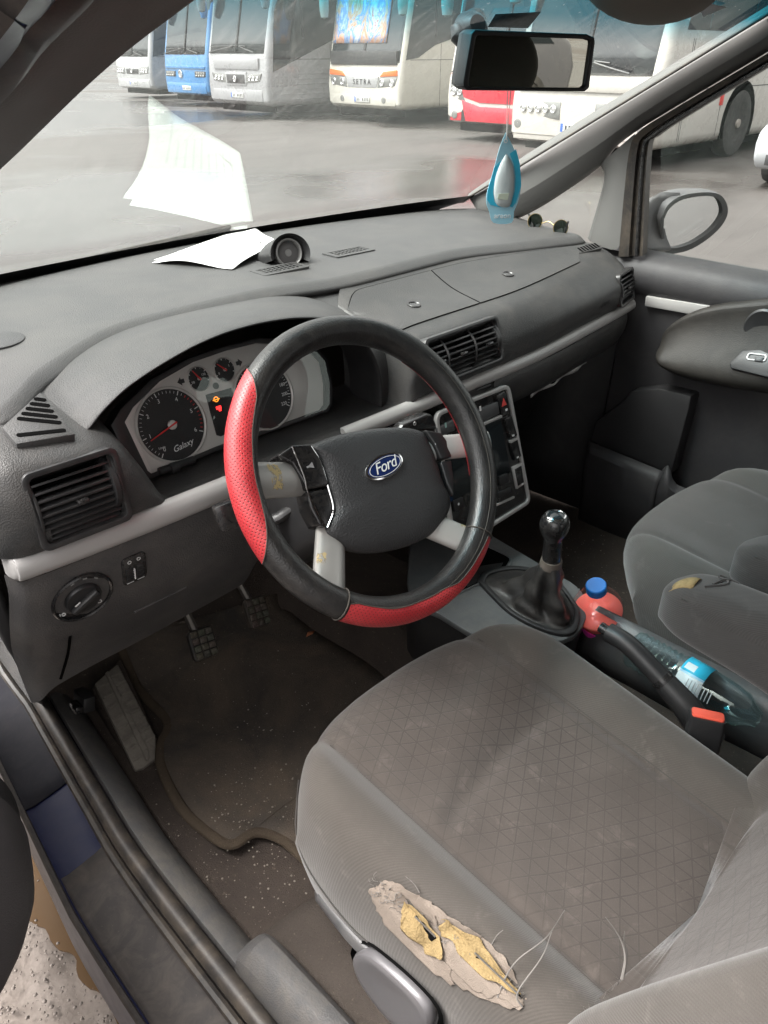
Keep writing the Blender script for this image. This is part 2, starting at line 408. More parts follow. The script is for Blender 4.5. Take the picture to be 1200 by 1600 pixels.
# ================================================================== the yard outside
def ground_mat():
    m, N, L, B = nodes('wet_yard_surface'); co = objco(N)
    n1 = noise(N, L, .35, 7, .62, co, .4); n2 = noise(N, L, 2.2, 7, .7, co); n3 = noise(N, L, 60, 4, .7, co); n4 = noise(N, L, .12, 4, .5, co)
    mp = N.new('ShaderNodeMapping'); mp.inputs['Scale'].default_value = (.25, 1.6, 1); mp.inputs['Rotation'].default_value = (0, 0, .5); L.new(co, mp.inputs[0])
    tr = noise(N, L, 1.1, 6, .65, mp.outputs[0])
    cc = mixc(N, L, ramp(N, L, n1, [(.3, 0), (.7, 1)]), (.066, .058, .054), (.098, .087, .081))
    cc = mixc(N, L, math_(N, L, 'MULTIPLY', ramp(N, L, tr, [(.5, 0), (.62, 1)]), .45), cc, (.050, .043, .040))
    cc = mixc(N, L, math_(N, L, 'MULTIPLY', n2, .35), cc, (.066, .058, .053))
    cc = mixc(N, L, math_(N, L, 'MULTIPLY', ramp(N, L, n3, [(.62, 0), (.7, 1)]), .3), cc, (.17, .155, .143))
    wet = ramp(N, L, n4, [(.46, 0), (.54, 1)])
    cc = mixc(N, L, math_(N, L, 'MULTIPLY', wet, .45), cc, (.040, .034, .031))
    L.new(cc, B.inputs['Base Color'])
    L.new(math_(N, L, 'MULTIPLY_ADD', wet, -.52, .68), B.inputs['Roughness'])
    bump(N, L, B, math_(N, L, 'ADD', n2, math_(N, L, 'MULTIPLY', n3, .3)), .35, .02); return m
gm = ground_mat()
g = build('ground', [(-400, -400, 0), (400, -400, 0), (400, 400, 0), (-400, 400, 0)], [(0, 1, 2, 3)], gm); tag(g, kind='structure', label='wet grey-brown surface of the coach yard')
mudm = plain('muddy_gravel', (.17, .142, .122), .75, grain=.6, gs=120, var=.25, vscale=14, dust=.3, dustc=(.32, .28, .25))
watm = plain('brown_puddle_water', (.085, .048, .020), .25, var=.12, vscale=9, rvar=.03, spec=.35)
me_ = [[V((-1.7+i*.03, -.6+j*.03, .012+.010*math.sin(i*1.9+j*.7)*math.sin(j*1.3)+.006*random.random())) for j in range(60)] for i in range(46)]
g2 = grid('muddy_ground', me_, mudm); tag(g2, kind='structure', label='pale muddy gravel beside the car sill')
pp = [at(x, y, 'z', .03) for x, y in ((30, 1310), (75, 1335), (110, 1370), (170, 1460), (215, 1530), (260, 1610), (330, 1700), (240, 1700), (196, 1640), (186, 1600), (172, 1570), (160, 1552), (138, 1545), (122, 1525), (118, 1500), (108, 1488), (92, 1484), (78, 1470), (70, 1452), (48, 1440), (30, 1425), (-10, 1420), (-20, 1340))]
fr_g = Fr((0, 0, .03), (1, 0, 0), (0, 1, 0))
pu = prism('puddle', [(q.x+random.uniform(-.0025, .0025), q.y+random.uniform(-.0025, .0025)) for q in cr(pp+[pp[0]], 2)[:-1]], fr_g, -.004, 0, watm); tag(pu, kind='structure', label='brown puddle of muddy water under the door sill')
# loose stones
vs_, fs_ = [], []
ico = [(0, 0, 1), (.9, 0, .2), (.3, .85, .25), (-.75, .5, .2), (-.7, -.55, .25), (.3, -.85, .2), (0, 0, -.6)]
icf = [(0, 1, 2), (0, 2, 3), (0, 3, 4), (0, 4, 5), (0, 5, 1), (6, 2, 1), (6, 3, 2), (6, 4, 3), (6, 5, 4), (6, 1, 5)]
def scatter(pts, rmin, rmax):
    vs_, fs_ = [], []
    for p in pts:
        r = rmin+(rmax-rmin)*random.random()**3; k = len(vs_); a = random.random()*6.28
        for x, y, z in ico:
            x *= random.uniform(.7, 1.2); y *= random.uniform(.7, 1.2)
            vs_.append((p[0]+r*(x*math.cos(a)-y*math.sin(a)), p[1]+r*(x*math.sin(a)+y*math.cos(a)), p[2]+r*z*.7))
        fs_ += [tuple(k+i for i in f) for f in icf]
    return vs_, fs_
def inpoly(x, y, P):
    c = False
    for i in range(len(P)):
        a, b = P[i], P[i-1]
        if (a[1] > y) != (b[1] > y) and x < (b[0]-a[0])*(y-a[1])/(b[1]-a[1])+a[0]: c = not c
    return c
pxy = [(q.x, q.y) for q in pp]; pts = []
while len(pts) < 9000:
    x, y = random.uniform(-1.2, -.42), random.uniform(-.1, .8)
    if inpoly(x, y, pxy) and random.random() > .06: continue
    pts.append((x, y, .022+random.random()*.01))
v_, f_ = scatter(pts, .0008, .0052)
stm = plain('gravel_stones', (.20, .172, .152), .85, var=.45, vscale=90)
gs_ = base(build('gravel', v_, f_, stm, ang=0)); tag(gs_, 'small pale gravel stones strewn in the mud beside the sill', 'gravel', kind='stuff')

# ------------------------------------------------------------------ coaches
cgl = plain('coach_glass', (.02, .025, .028), .08, spec=.8, rvar=.02)
tyre = plain('tyre_rubber', (.030, .029, .028), .8, dust=.3, dustc=(.16, .145, .13))
rimm = plain('wheel_steel', (.36, .33, .30), .5, metal=.4, var=.25, vscale=12, dust=.3, dustc=(.3, .2, .14))
lampg = plain('headlamp_glass', (.26, .26, .25), .12, metal=.5, spec=.8, rvar=.04, vscale=60, var=.3)
orl = plain('indicator_orange', (.75, .16, .03), .25)
redl2 = plain('marker_red', (.65, .04, .03), .3)
seam = plain('panel_gap', (.06, .06, .06), .7)
cblack = plain('coach_black_trim', (.03, .03, .032), .4, dust=.1)
plate_m = plain('number_plate', (.62, .62, .60), .4)
platebl = plain('plate_blue', (.03, .12, .45), .4)
def paint(n, c): return plain(n, c, .28, coat=.5, var=.05, vscale=1.2, dust=.12, dustc=(.3, .27, .24))
pw = paint('coach_white', (.55, .54, .52)); psil = paint('coach_silver', (.30, .30, .31)); pblu = paint('coach_blue', (.04, .19, .42))
pred = paint('coach_red', (.62, .02, .045)); pgry = paint('coach_pale_grey', (.36, .36, .365)); pcrm = paint('coach_cream', (.56, .54, .48)); pwarm = paint('coach_warm_white', (.52, .49, .45))
def art_mat():
    m, N, L, B = nodes('coloured_sunblind'); co = objco(N)
    mp = N.new('ShaderNodeMapping'); mp.inputs['Scale'].default_value = (1, 1, .45); L.new(co, mp.inputs[0])
    n = noise(N, L, 2.6, 6, .65, mp.outputs[0], 1.6)
    cc = ramp(N, L, n, [(.30, (.75, .72, .68)), (.40, (.62, .25, .14)), (.47, (.70, .48, .36)), (.54, (.10, .28, .62)), (.62, (.72, .74, .78)), (.72, (.50, .12, .10))])
    L.new(cc, B.inputs['Base Color']); B.inputs['Roughness'].default_value = .15; return m
artm = art_mat()

def wheel(parent, x, y, r, side):
    fr = Fr((x, y, r), (1, 0, 0) if side < 0 else (-1, 0, 0), (0, 0, 1))     # n points out of the flank
    w = lathe('wheel', [(r*.62, -.14), (r*.97, -.13), (r, -.08), (r, .06), (r*.96, .10), (r*.66, .115), (r*.60, .10)], fr, tyre, parent, n=36)
    lathe('rim', [(r*.60, .095), (r*.57, .10), (r*.52, .02), (r*.40, .0), (r*.34, .06), (r*.30, .09), (r*.14, .10), (r*.13, .13), (.02, .14)], fr, rimm, w, n=36)
    for k in range(10):
        a = k*.628; lathe('wheel_nut', [(.018, .02), (.016, .045), (.004, .05)], fr.at(r*.44*math.cos(a), r*.44*math.sin(a), 0), rimm, w, n=6)
    return w
def bus(name, label, x, y0, y1, body, o):
    """nose at x facing -x, flanks at y0 < y1; o: options"""
    W = y1-y0; t = thing(name, label, 'coach', (x, (y0+y1)/2, 0), 'coaches parked in a row')
    zb, zw = o.get('zb', .30), o.get('zw', 1.3); L = 11.5
    prof = [(.06, zb), (0, zb+.12), (-.02, .75), (.01, 1.05), (.04, zw), (.32, 2.5), (.55, 3.2), (.9, 3.42), (L-.2, 3.42), (L, 3.2), (L, zb+.2), (L-.1, zb)]
    frb = Fr((x, y1, 0), (1, 0, 0), (0, 0, 1))                               # n = -y
    prism('body', prof, frb, 0, W, body, t, bev=o.get('bev', .16), seg=4)
    F = Fr((x, (y0+y1)/2, 0), (0, -1, 0), (0, 0, 1))                         # front, n = -x
    rb0 = o.get('bev', .16)
    def sag(a):
        e = min(rb0*.98, max(0, abs(a)-(W/2-rb0))); return -(rb0-math.sqrt(rb0*rb0-e*e))-.012*(2*a/W)**2
    bow = lambda k: (lambda a, b: sag(a))
    S = Fr((x, y0, 0), (1, 0, 0), (0, 0, 1))                                 # flank towards -y
    S_ = Fr((x+.04, (y0+y1)/2, zw), (0, -1, 0), (.28/(2.5-zw), 0, 1))
    # windscreen: a dark bowed sheet split in the middle, lower black band
    hw = W/2-.03; n = 14
    def sheet(nm, a0, a1, b0, b1, c, m, d=.02, na=10):
        P = [[S_.p(a, b, c+sag(a)) for a in np.linspace(a0, a1, na)] for b in np.linspace(b0, b1, 8)]
        return grid(nm, P, m, t, solid=d)
    sheet('windscreen', -hw, hw, .02, 2.0, .012, o.get('glass', cgl), .004, na=34)
    if o.get('art'):
        sheet('sunblind', -hw+.12, hw-.55, o['art'], 1.75, .034, artm, .004, na=14)
    sheet('windscreen_pillar', -.03, .03, .05, 2.0, .024, cblack, .012, 4)
    for s in (-1, 1):
        pts = [S_.p(s*.95-.2, .04, .03), S_.p(s*.55-.1, .10, .05), S_.p(s*.15, .17, .04)]
        w = tube('wiper', pts, .014, cblack, t, n=6, sm=4)
        tube('blade', [S_.p(s*.75-.35, .17, .03), S_.p(s*.05+.1, .19, .035)], .012, cblack, w, n=6)
    # flank glass with a rising lower edge, flank panel gaps
    gz = o.get('gz', [(.16, 1.32), (.55, 1.36), (1.15, 1.62), (2.0, 1.80), (11.0, 1.85), (11.0, 3.05), (.75, 3.05), (.45, 2.6)])
    gw = prism('side_window', gz, S, -.02, .006, cgl, t)
    for q in (1.15, 2.6, 4.2, 5.8, 7.4, 9.0): rbox('window_bar', S.at(q, 2.4), .05, 1.25, .006, .010, cblack, gw, bev=0)
    for q in o.get('gaps', (1.35, 2.05, 3.5, 4.9, 6.3)): rbox('panel_gap', S.at(q, 1.0), .014, 1.3, .0, .002, seam, t, bev=0)
    rbox('panel_gap', S.at(5.5, o.get('gapz', 1.32)), 10.4, .014, 0, .002, seam, t, bev=0)
    for q in o.get('ribs', ()): rbox('flank_rib', S.at(1.2, q), 1.5, .02, 0, .006, body, t, bev=.002)
    for wx in (2.75, 8.7):
        arch = [(wx+.60*math.cos(k), .50+.60*math.sin(k)) for k in np.linspace(-.35, math.pi+.35, 20)]
        prism('wheel_arch', arch, S, -.02, .004, void, t)
        wheel(t, x+wx, y0+.09, .49, -1)
    for s in (-1,):
        pass
    for s in (-1, 1):
        lathe('rear_mirror', [(.01, -.30), (.09, -.27), (.115, -.12), (.115, .08), (.08, .2), (.02, .26)], Fr(S_.p(s*(hw+.06), 1.18, .30), (1, 0, 0), (0, 1, 0)), body, t, n=14)
        tube('mirror_arm', [S_.p(s*(hw-.02), 1.6, 0), S_.p(s*(hw+.1), 1.5, .25), S_.p(s*(hw+.05), 1.2, .32)], .025, cblack, t, n=8, sm=3)
    # nose
    f = o['front']
    hl, hz, hh = f['lamp']
    for s in (-1, 1):
        poly = [(s*a, b) for a, b in hl]
        if s < 0: poly = poly[::-1]
        l = prism('headlamp', poly, F, -.10, .030, lampg if not f.get('lampback') else cblack, t, bev=.012, fit=bow(.10))
        for k in range(f.get('nl', 3)):
            a = s*(hz[0]+k*(hz[1]-hz[0])/max(1, f.get('nl', 3)-1)); r = f.get('rl', .065)
            lathe('lens', [(r, -.02), (r, .012), (r*.8, .018), (r*.6, .008), (.004, .012)], F.at(a, hz[2], .03+bow(.10)(a, 0)), lampg if f.get('lampback') else chrome, l, n=18)
        if f.get('ind'):
            prism('indicator', [(s*a, b) for a, b in f['ind']][::s], F, -.1, .034, orl, t, bev=.01, fit=bow(.10))
        if f.get('fog'): lathe('fog_lamp', [(.07, -.02), (.07, .02), (.055, .026), (.004, .02)], F.at(s*f['fog'][0], f['fog'][1], bow(.12)(s*f['fog'][0], 0)), lampg, t, n=18)
    pl = rbox('number_plate', F.at(f.get('pa', 0), f.get('pz', .52), .02), .52, .12, 0, .015, plate_m, t, bev=.004)
    rbox('plate_band', F.at(f.get('pa', 0)-.235, f.get('pz', .52), .0355), .045, .115, 0, .001, platebl, pl, bev=0)
    for k in range(7):
        if k == 2: continue
        rbox('plate_character', F.at(f.get('pa', 0)-.16+k*.062, f.get('pz', .52), .0355), .032, .07, 0, .001, cblack, pl, bev=0)
    for q in f.get('panels', ()):
        nm, poly, m, c = q; prism(nm, poly, F, -.08, c, m, t, bev=.01, fit=bow(.10))
    if f.get('text'):
        s, z, sz, sp = f['text']; text('lettering', s, sz, F.at(0, z, f.get('tc', .034)), cblack, t, .004, spacing=sp)
    if f.get('badge'):
        a, b, r = f['badge']; lathe('badge', [(r, 0), (r, .02), (r*.8, .026), (r*.75, .014), (.003, .016)], F.at(a, b, f.get('bc', .03)), chrome, t, n=20)
    # dark belly
    rbox('underbody', Fr((x+L/2, (y0+y1)/2, .2), (1, 0, 0), (0, 1, 0)), L-.6, W-.3, -.05, zb-.1, void, t, bev=0)
    return t
sq = lambda a0, a1, b0, b1: [(a0, b0), (a1, b0), (a1, b1), (a0, b1)]
bus('coach', 'silver grey coach with dark rectangular grille, third from the left pillar', 12.6, 16.6, 19.2, psil, dict(zw=1.42, ribs=(.45, .56, .67, .78, .89, 1.0), gaps=(2.05, 3.5, 4.9), gz=[(.16, 1.05), (2.1, 1.72), (11, 1.72), (11, 3.05), (.75, 3.05), (.30, 2.3)], front=dict(
    lamp=([(.42, .80), (.98, .84), (1.06, 1.02), (.46, .98)], (.58, .88, .91), 0), nl=3, rl=.05, fog=(.85, .48), pz=.53,
    panels=[('grille_surround', sq(-.44, .44, .74, 1.04), psil, .035), ('grille', sq(-.38, .38, .79, .99), cblack, .045), ('bumper', sq(-1.05, 1.05, .40, .66), psil, .03), ('nose_ridge', sq(-.95, .95, 1.10, 1.34), psil, .025)], badge=(0, .89, .07), bc=.05)))
bus('coach', 'white coach with a colourful sunblind behind its windscreen and orange lamp corners', 13.9, 13.35, 15.9, pcrm, dict(zw=1.24, art=.42, front=dict(
    lamp=([(.52, .74), (1.10, .80), (1.16, .98), (.58, .96)], (.68, 1.0, .86), 0), ind=[(.60, .98), (1.16, 1.0), (1.14, 1.12), (.72, 1.08)], nl=2, rl=.075, fog=(.72, .50), pz=.50,
    panels=[('grille', [(-.56, .98), (-.50, .74), (.50, .74), (.56, .98)], pgry, .028), ('bumper', sq(-1.1, 1.1, .38, .68), pcrm, .02), ('black_band', sq(-1.12, 1.12, 1.22, 1.50), cblack, .012)], text=('SETRA', .86, .16, 1.5), tc=.032)))
bus('coach', 'blue coach with a round badge, partly behind the silver coach', 14.5, 22.0, 24.5, pblu, dict(zw=1.38, front=dict(
    lamp=([(.55, .80), (1.12, .80), (1.12, .96), (.55, .96)], (.66, 1.02, .88), 0), lampback=1, nl=4, rl=.06, pz=.50,
    panels=[('nose_ridge', sq(-1.1, 1.1, 1.02, 1.1), pblu, .03), ('bumper', sq(-1.1, 1.1, .36, .64), pblu, .035)], badge=(-.25, .88, .11), bc=.02)))
bus('coach', 'pale grey coach with wide headlamps, half hidden by the left windscreen pillar', 15.6, 27.2, 29.7, pgry, dict(zw=1.3, front=dict(
    lamp=([(.50, .76), (1.10, .80), (1.12, 1.02), (.55, .98)], (.66, .98, .89), 0), nl=3, rl=.06, fog=(.9, .5), pz=.5,
    panels=[('grille', sq(-.42, .42, .78, .94), cblack, .03), ('bumper', sq(-1.1, 1.1, .36, .62), pgry, .03)], badge=(0, .9, .09), bc=.04)))
bus('coach', 'coach with bright red nose and black lamp corners behind the hanging air freshener', 12.2, 7.98, 10.5, pwarm, dict(zw=1.12, front=dict(
    lamp=([(.74, .66), (1.16, .74), (1.14, 1.02), (.92, .94)], (.9, 1.05, .84), 0), nl=2, rl=.07, fog=(1.02, .44), pz=.52,
    panels=[('red_front', [(a, .34) for a in np.linspace(-1.25, 1.25, 25)]+[(a, 1.14) for a in np.linspace(1.25, -1.25, 25)], pred, .010), ('red_nose', [(-.80, .74), (-.4, .66), (.4, .66), (.80, .74), (.98, 1.12), (.98, 1.26), (-.98, 1.26), (-.98, 1.12)], pred, .030),
            ('red_bumper', [(-.72, .34), (.72, .34), (.84, .70), (.4, .60), (-.4, .60), (-.84, .70)], pred, .04),
            ('black_corner', sq(.72, 1.2, .34, .68), cblack, .02), ('black_corner', sq(-1.2, -.72, .34, .68), cblack, .02)])))
bus('coach', 'warm white coach with five round lamps in a row and a dirty front wheel', 10.55, 5.2, 7.72, pwarm, dict(zw=1.18, zb=.26, bev=.22, gz=[(.5, 1.75), (11, 1.75), (11, 3.05), (.85, 3.05)], gaps=(.75, .80, 2.0), gapz=1.02, front=dict(
    lamp=([(.30, .60), (1.16, .66), (1.16, .86), (.30, .84)], (.42, .98, .74), 0), nl=5, rl=.055, pz=.50, fog=(1.08, .52),
    panels=[('bumper', sq(-1.16, 1.16, .30, .58), pwarm, .035), ('nose_fold', sq(-1.1, 1.1, .98, 1.12), pwarm, .05)])))
b6 = [o for o in col.objects if o.get('label', '').startswith('warm white')][0]
rbox('side_marker', Fr((12.55, 5.2, .86), (1, 0, 0), (0, 0, 1)), .10, .16, 0, .02, redl2, b6, bev=.006)
# crescent-and-star emblem by the red coach's windscreen corner
b5 = [o for o in col.objects if o.get('label', '').startswith('coach with bright red')][0]
E5 = Fr((12.2, 10.0, 1.36), (0, -1, 0), (0, 0, 1))
cres = [(.12*math.cos(a), .12*math.sin(a)) for a in np.linspace(.9, 5.4, 14)]+[(.035+.085*math.cos(a), .085*math.sin(a)) for a in np.linspace(5.2, 1.1, 12)]
prism('crescent_emblem', cres, E5, .02, .05, whitepl, b5)
star = [((.06 if k % 2 == 0 else .025)*math.sin(k*.628)+.05, (.06 if k % 2 == 0 else .025)*math.cos(k*.628)+.10) for k in range(10)]
prism('star_emblem', star, E5, .05, .07, plain('emblem_gold', (.62, .48, .20), .4), b5)

# silver hatchback at the right edge
def small_car(name, label, x, y, rz, m):
    t = thing(name, label, 'car', (x, y, 0))
    fr = Fr((x, y+.87, 0), (1, 0, 0), (0, 0, 1))
    prof = [(.12, .22), (.02, .34), (0, .52), (.06, .66), (.35, .80), (.95, .94), (1.55, 1.36), (1.95, 1.46), (3.2, 1.44), (3.85, 1.02), (3.95, .7), (3.9, .3), (3.8, .22)]
    prism('body', prof, fr, 0, 1.74, m, t, bev=.13, seg=4)
    S = Fr((x, y-.87, 0), (1, 0, 0), (0, 0, 1)); F = Fr((x, y, 0), (0, -1, 0), (0, 0, 1))
    prism('side_window', [(1.15, .96), (1.62, 1.32), (3.15, 1.34), (3.55, 1.0)], S, -.06, .005, cgl, t)
    S2 = Fr((x, y+.87, 0), (-1, 0, 0), (0, 0, 1)); prism('side_window', [(-1.15, .96), (-3.55, 1.0), (-3.15, 1.34), (-1.62, 1.32)], S2, -.06, .005, cgl, t)
    W_ = Fr((x+.98, y, .955), (0, -1, 0), (.60, 0, .42)); prism('windscreen', [(-.70, .02), (.70, .02), (.60, .66), (-.60, .66)], W_, -.02, .012, cgl, t, bev=.004)
    for s in (-1, 1):
        l = prism('headlamp', [(s*.42, .56), (s*.80, .60), (s*.84, .74), (s*.50, .70)][::s], F, -.3, .03, lampg, t, bev=.01, fit=lambda a, b: -.12*(abs(a)/.87)**3-.12*(b > .65))
        for wx in (.75, 3.2): wheel(t, x+wx, y+s*.80, .30, s)
    prism('grille', sq(-.40, .40, .52, .62), F, -.05, .02, cblack, t, bev=.006)
    prism('lower_grille', sq(-.70, .70, .28, .40), F, -.08, -.005, cblack, t, bev=.006)
    rbox('number_plate', F.at(0, .46, .0), .5, .11, 0, .02, plate_m, t, bev=.003)
    return t
small_car('parked_car', 'silver hatchback at the right edge, seen through the passenger window', 10.1, 2.72, 0, paint('car_silver', (.46, .47, .49)))
small_car('parked_car', 'dark grey car far behind, seen only in the wing mirror', 2.6, -12.0, 0, paint('car_grey', (.12, .12, .13)))
# ================================================================== the car: shell
car = thing('car_body', 'dark blue people carrier seen from inside its open driver doorway', 'car', (.37, -.4, .18))
def lin(pts, n):
    """n points evenly along a polyline (by parameter, smooth)"""
    q = cr(pts, 8); k = len(q)-1
    return [q[0]+(q[0]-q[0]) if n == 1 else q[min(int(round(i*k/(n-1))), k)] for i in range(n)]
def loft(name, edges, mat, parent, n=24, **k):
    rows = [lin(e, n) for e in edges]; m = len(rows)
    P = [[rows[j][i] for j in range(m)] for i in range(n)]
    return grid(name, P, mat, parent, **k)

# --- floor, tunnel, firewall
def zfloor(x, y):
    z = .395
    if y > .55: z += min((y-.55)*1.15, .5)
    t = max(0, 1-abs(x-.37)/.17); z += .10*min(1, t*2)
    return z + .004*math.sin(31*x+7*y)*math.sin(17*y)
P = [[V((x, y, zfloor(x, y))) for x in np.linspace(-.315, 1.12, 42)] for y in np.linspace(-2.6, .98, 70)]
grid('carpet', P, carp, car, solid=.02)
# --- sill
def sdx(y): return pchip([-1, 0, .17, .33, .59, .9, 1.05], [-.002, 0, .003, .018, .045, .075, .09], y)
sec = [(-.298, .395), (-.303, .418), (-.318, .440), (-.335, .452), (-.346, .452), (-.352, .440)]
ys = np.linspace(-.9, 1.0, 40)
grid('sill_trim', [[V((x+sdx(y), y, z)) for x, z in sec] for y in ys], sillm, car, solid=.003)
sec2 = [(-.350, .442), (-.356, .420), (-.380, .408), (-.400, .402), (-.448, .396), (-.462, .398), (-.470, .392), (-.474, .36), (-.478, .30), (-.46, .22), (-.42, .19)]
grid('sill', [[V((x+sdx(y), y, z)) for x, z in sec2] for y in ys], bluep, car)
sec3 = [(-.364, .4200), (-.383, .4115), (-.402, .4050), (-.448, .3985), (-.459, .4005)]
grid('scuff_plate', [[V((x+sdx(y), y, z)) for x, z in sec3] for y in np.linspace(-.9, .262, 24)], scuff, car, solid=.003)
grid('sill_shade_sheet', [[V((x+sdx(y), y, z+.004)) for x, z in sec2[:7]] for y in np.linspace(.425, .98, 14)], plain('sill_shade_black', (.014, .014, .019), .6, spec=.15, dust=.25, vscale=12, dustc=(.05, .045, .045)), car, solid=.003)  # dark sheet laid over the blue sill in place of the door's shade
sp = [V((-.366+sdx(y), y, .452)) for y in np.linspace(-.9, .62, 20)] + [V((-.318, .72, .465)), V((-.312, .80, .51)), V((-.325, .85, .60)), V((-.345, .86, .75)), V((-.37, .86, .95)), V((-.385, .84, 1.12))]
tube('door_seal', sp, .0135, rubber, car, n=10, sm=2, flat=.9)
tube('door_seal_lip', [p+V((-.020, 0, -.012)) for p in sp], .0075, rubber, car, n=8, sm=2)
tube('sill_lip', [V((-.467+sdx(y), y, .397)) for y in np.linspace(-.9, .9, 24)], .0055, scuff, car, n=6)
# A-post below the pillar, in body colour, and its inner kick trim
loft('a_post', [[(-.40, .93, .40), (-.41, .93, .7), (-.43, .92, 1.0), (-.43, .86, 1.2)], [(-.335, .885, .40), (-.345, .885, .7), (-.375, .88, 1.0), (-.395, .85, 1.2)]], bluep, car, n=14, solid=.02)
loft('kick_trim', [[(-.335, .86, .42), (-.345, .86, .7), (-.37, .85, 1.0), (-.39, .8, 1.15)], [(-.315, .60, .425), (-.345, .52, .55), (-.39, .40, .75), (-.41, .36, .98)], [(-.335, .54, .50), (-.378, .42, .62), (-.395, .33, .75), (-.40, .34, 1.0)]], dark, car, n=14, solid=.01)
loft('kick_panel', [[(-.30, .62, .40), (-.315, .62, .52), (-.345, .55, .62)], [(-.285, .75, .50), (-.29, .75, .60), (-.31, .72, .70)]], sillm, car, n=8, solid=.01)
# seat-box riser and B-post foot
q = [at(408, 1462, 'z', .455), at(470, 1415, 'z', .458), at(492, 1405, 'z', .45)]
riser = [[at(415, 1455, 'z', .400), at(475, 1412, 'z', .40), at(505, 1395, 'z', .40)], [at(412, 1458, 'z', .452), at(470, 1414, 'z', .455), at(500, 1395, 'z', .455)],
         [at(412, 1462, 'z', .462)+V((0, -.02, 0)), at(470, 1418, 'z', .464)+V((0, -.02, 0)), V((-.15, -.09, .464))], [V((-.315, -.42, .49)), V((-.24, -.42, .49)), V((-.13, -.42, .49))], [V((-.315, -.9, .49)), V((-.24, -.9, .49)), V((-.13, -.9, .49))]]
grid('riser_carpet', [[V(p) for p in r] for r in riser], carp2, car, ang=50, solid=.006)
bx = [(-.352, .448), (-.346, .475), (-.325, .492), (-.300, .490), (-.288, .470), (-.285, .42)]
grid('b_post_trim', [[V((x, y, (z-.40)*k+.40)) for x, z in bx] for y, k in ((-.055, .62), (-.075, .95), (-.12, 1.02), (-.3, 1.15), (-.9, 1.5))], sillm, car, sub=1)
# --- right pillar
W = [at(735, 312, 'x', 1.105), at(800, 268, 'x', 1.09), at(900, 205, 'x', 1.07), at(1050, 115, 'x', 1.03), at(1200, 25, 'x', 1.0), at(1320, -48, 'x', .97)]
D = [at(752, 342, 'x', 1.105), at(812, 342, 'x', 1.115), at(930, 268, 'x', 1.115), at(985, 212, 'x', 1.105), at(1195, 85, 'x', 1.05), at(1330, 0, 'x', 1.0)]
Mi = [(a*.5+b*.5)+V((-.022, -.018, 0)) for a, b in zip(W, D)]
Mi[0] = (W[0]+D[0])/2+V((-.004, -.006, 0))
Wb = [p+V((.025, .035, .005)) for p in W]; Db = [p+V((.03, .02, -.004)) for p in D]
loft('pillar_trim', [Wb, W, Mi, D, Db], trimg, car, n=30, sub=1)
pl_ = [at(935, 258, 'x', 1.115), at(943, 276, 'x', 1.12), at(936, 310, 'x', 1.125), at(917, 375, 'x', 1.13)]
pr_ = [at(995, 205, 'x', 1.105), at(985, 235, 'x', 1.11), at(977, 300, 'x', 1.115), at(968, 395, 'x', 1.12)]
loft('pillar_post', [[p+V((.03, .015, 0)) for p in pl_], pl_, [(a+b)/2+V((-.010, -.006, 0)) for a, b in zip(pl_, pr_)], pr_], trimg, car, n=14, sub=1)
s0 = [at(966, 400, 'x', 1.118), at(975, 300, 'x', 1.112), at(983, 235, 'x', 1.106), at(997, 207, 'x', 1.10), at(1050, 173, 'x', 1.085), at(1200, 84, 'x', 1.045), at(1330, 5, 'x', 1.0)]
s1 = [at(1004, 400, 'x', 1.125), at(1008, 300, 'x', 1.12), at(1013, 228, 'x', 1.115), at(1024, 214, 'x', 1.11), at(1065, 186, 'x', 1.095), at(1200, 104, 'x', 1.055), at(1330, 25, 'x', 1.01)]
loft('window_seal', [[p+V((.02, .01, 0)) for p in s0], [p+V((-.006, -.004, 0)) for p in s0], [(a*.6+b*.4)+V((-.004, -.004, 0)) for a, b in zip(s0, s1)], [(a*.5+b*.5)+V((.006, .0, 0)) for a, b in zip(s0, s1)], s1, [p+V((.04, .01, 0)) for p in s1]], rubber, car, n=34)
tube('door_frame_strip', [(a*.30+b*.70)+V((-.001, -.004, 0)) for a, b in zip(s0, s1)], .0045, gloss, car, n=6, sm=5)
# --- left pillar and what is outside it
A_ = [at(-160, 420, 'x', -.35), at(0, 287, 'x', -.315), at(180, 120, 'x', -.285), at(340, 0, 'x', -.258), at(560, -160, 'x', -.22)]
B_ = [at(-160, 366, 'x', -.352), at(0, 243, 'x', -.325), at(130, 120, 'x', -.30), at(268, 0, 'x', -.28), at(470, -170, 'x', -.24)]
C_ = [at(-160, 338, 'x', -.365), at(0, 197, 'x', -.345), at(95, 95, 'x', -.325), at(195, 0, 'x', -.305), at(370, -170, 'x', -.27)]
D_ = [at(-160, 322, 'x', -.385), at(0, 166, 'x', -.362), at(75, 78, 'x', -.345), at(152, 0, 'x', -.332), at(300, -170, 'x', -.30)]
loft('pillar_trim', [[p+V((-.02, .05, .01)) for p in A_], A_, B_, C_, D_, [p+V((-.012, .03, .008)) for p in D_]], trimg, car, n=26, sub=1)
E_ = [at(-160, 318, 'x', -.390), at(0, 164, 'x', -.372), at(70, 78, 'x', -.358), at(148, 0, 'x', -.345), at(290, -170, 'x', -.315)]
F_ = [at(-160, 285, 'x', -.405), at(0, 108, 'x', -.390), at(40, 52, 'x', -.382), at(88, 0, 'x', -.372), at(220, -170, 'x', -.345)]
loft('door_seal', [[p+V((0, .03, 0)) for p in E_], E_, [(a+b)/2+V((.004, -.004, 0)) for a, b in zip(E_, F_)], F_, [p+V((0, .03, 0)) for p in F_]], rubber, car, n=16)
G_ = [at(-160, 262, 'x', -.425), at(0, 62, 'x', -.412), at(20, 34, 'x', -.408), at(45, 0, 'x', -.402), at(160, -170, 'x', -.38)]
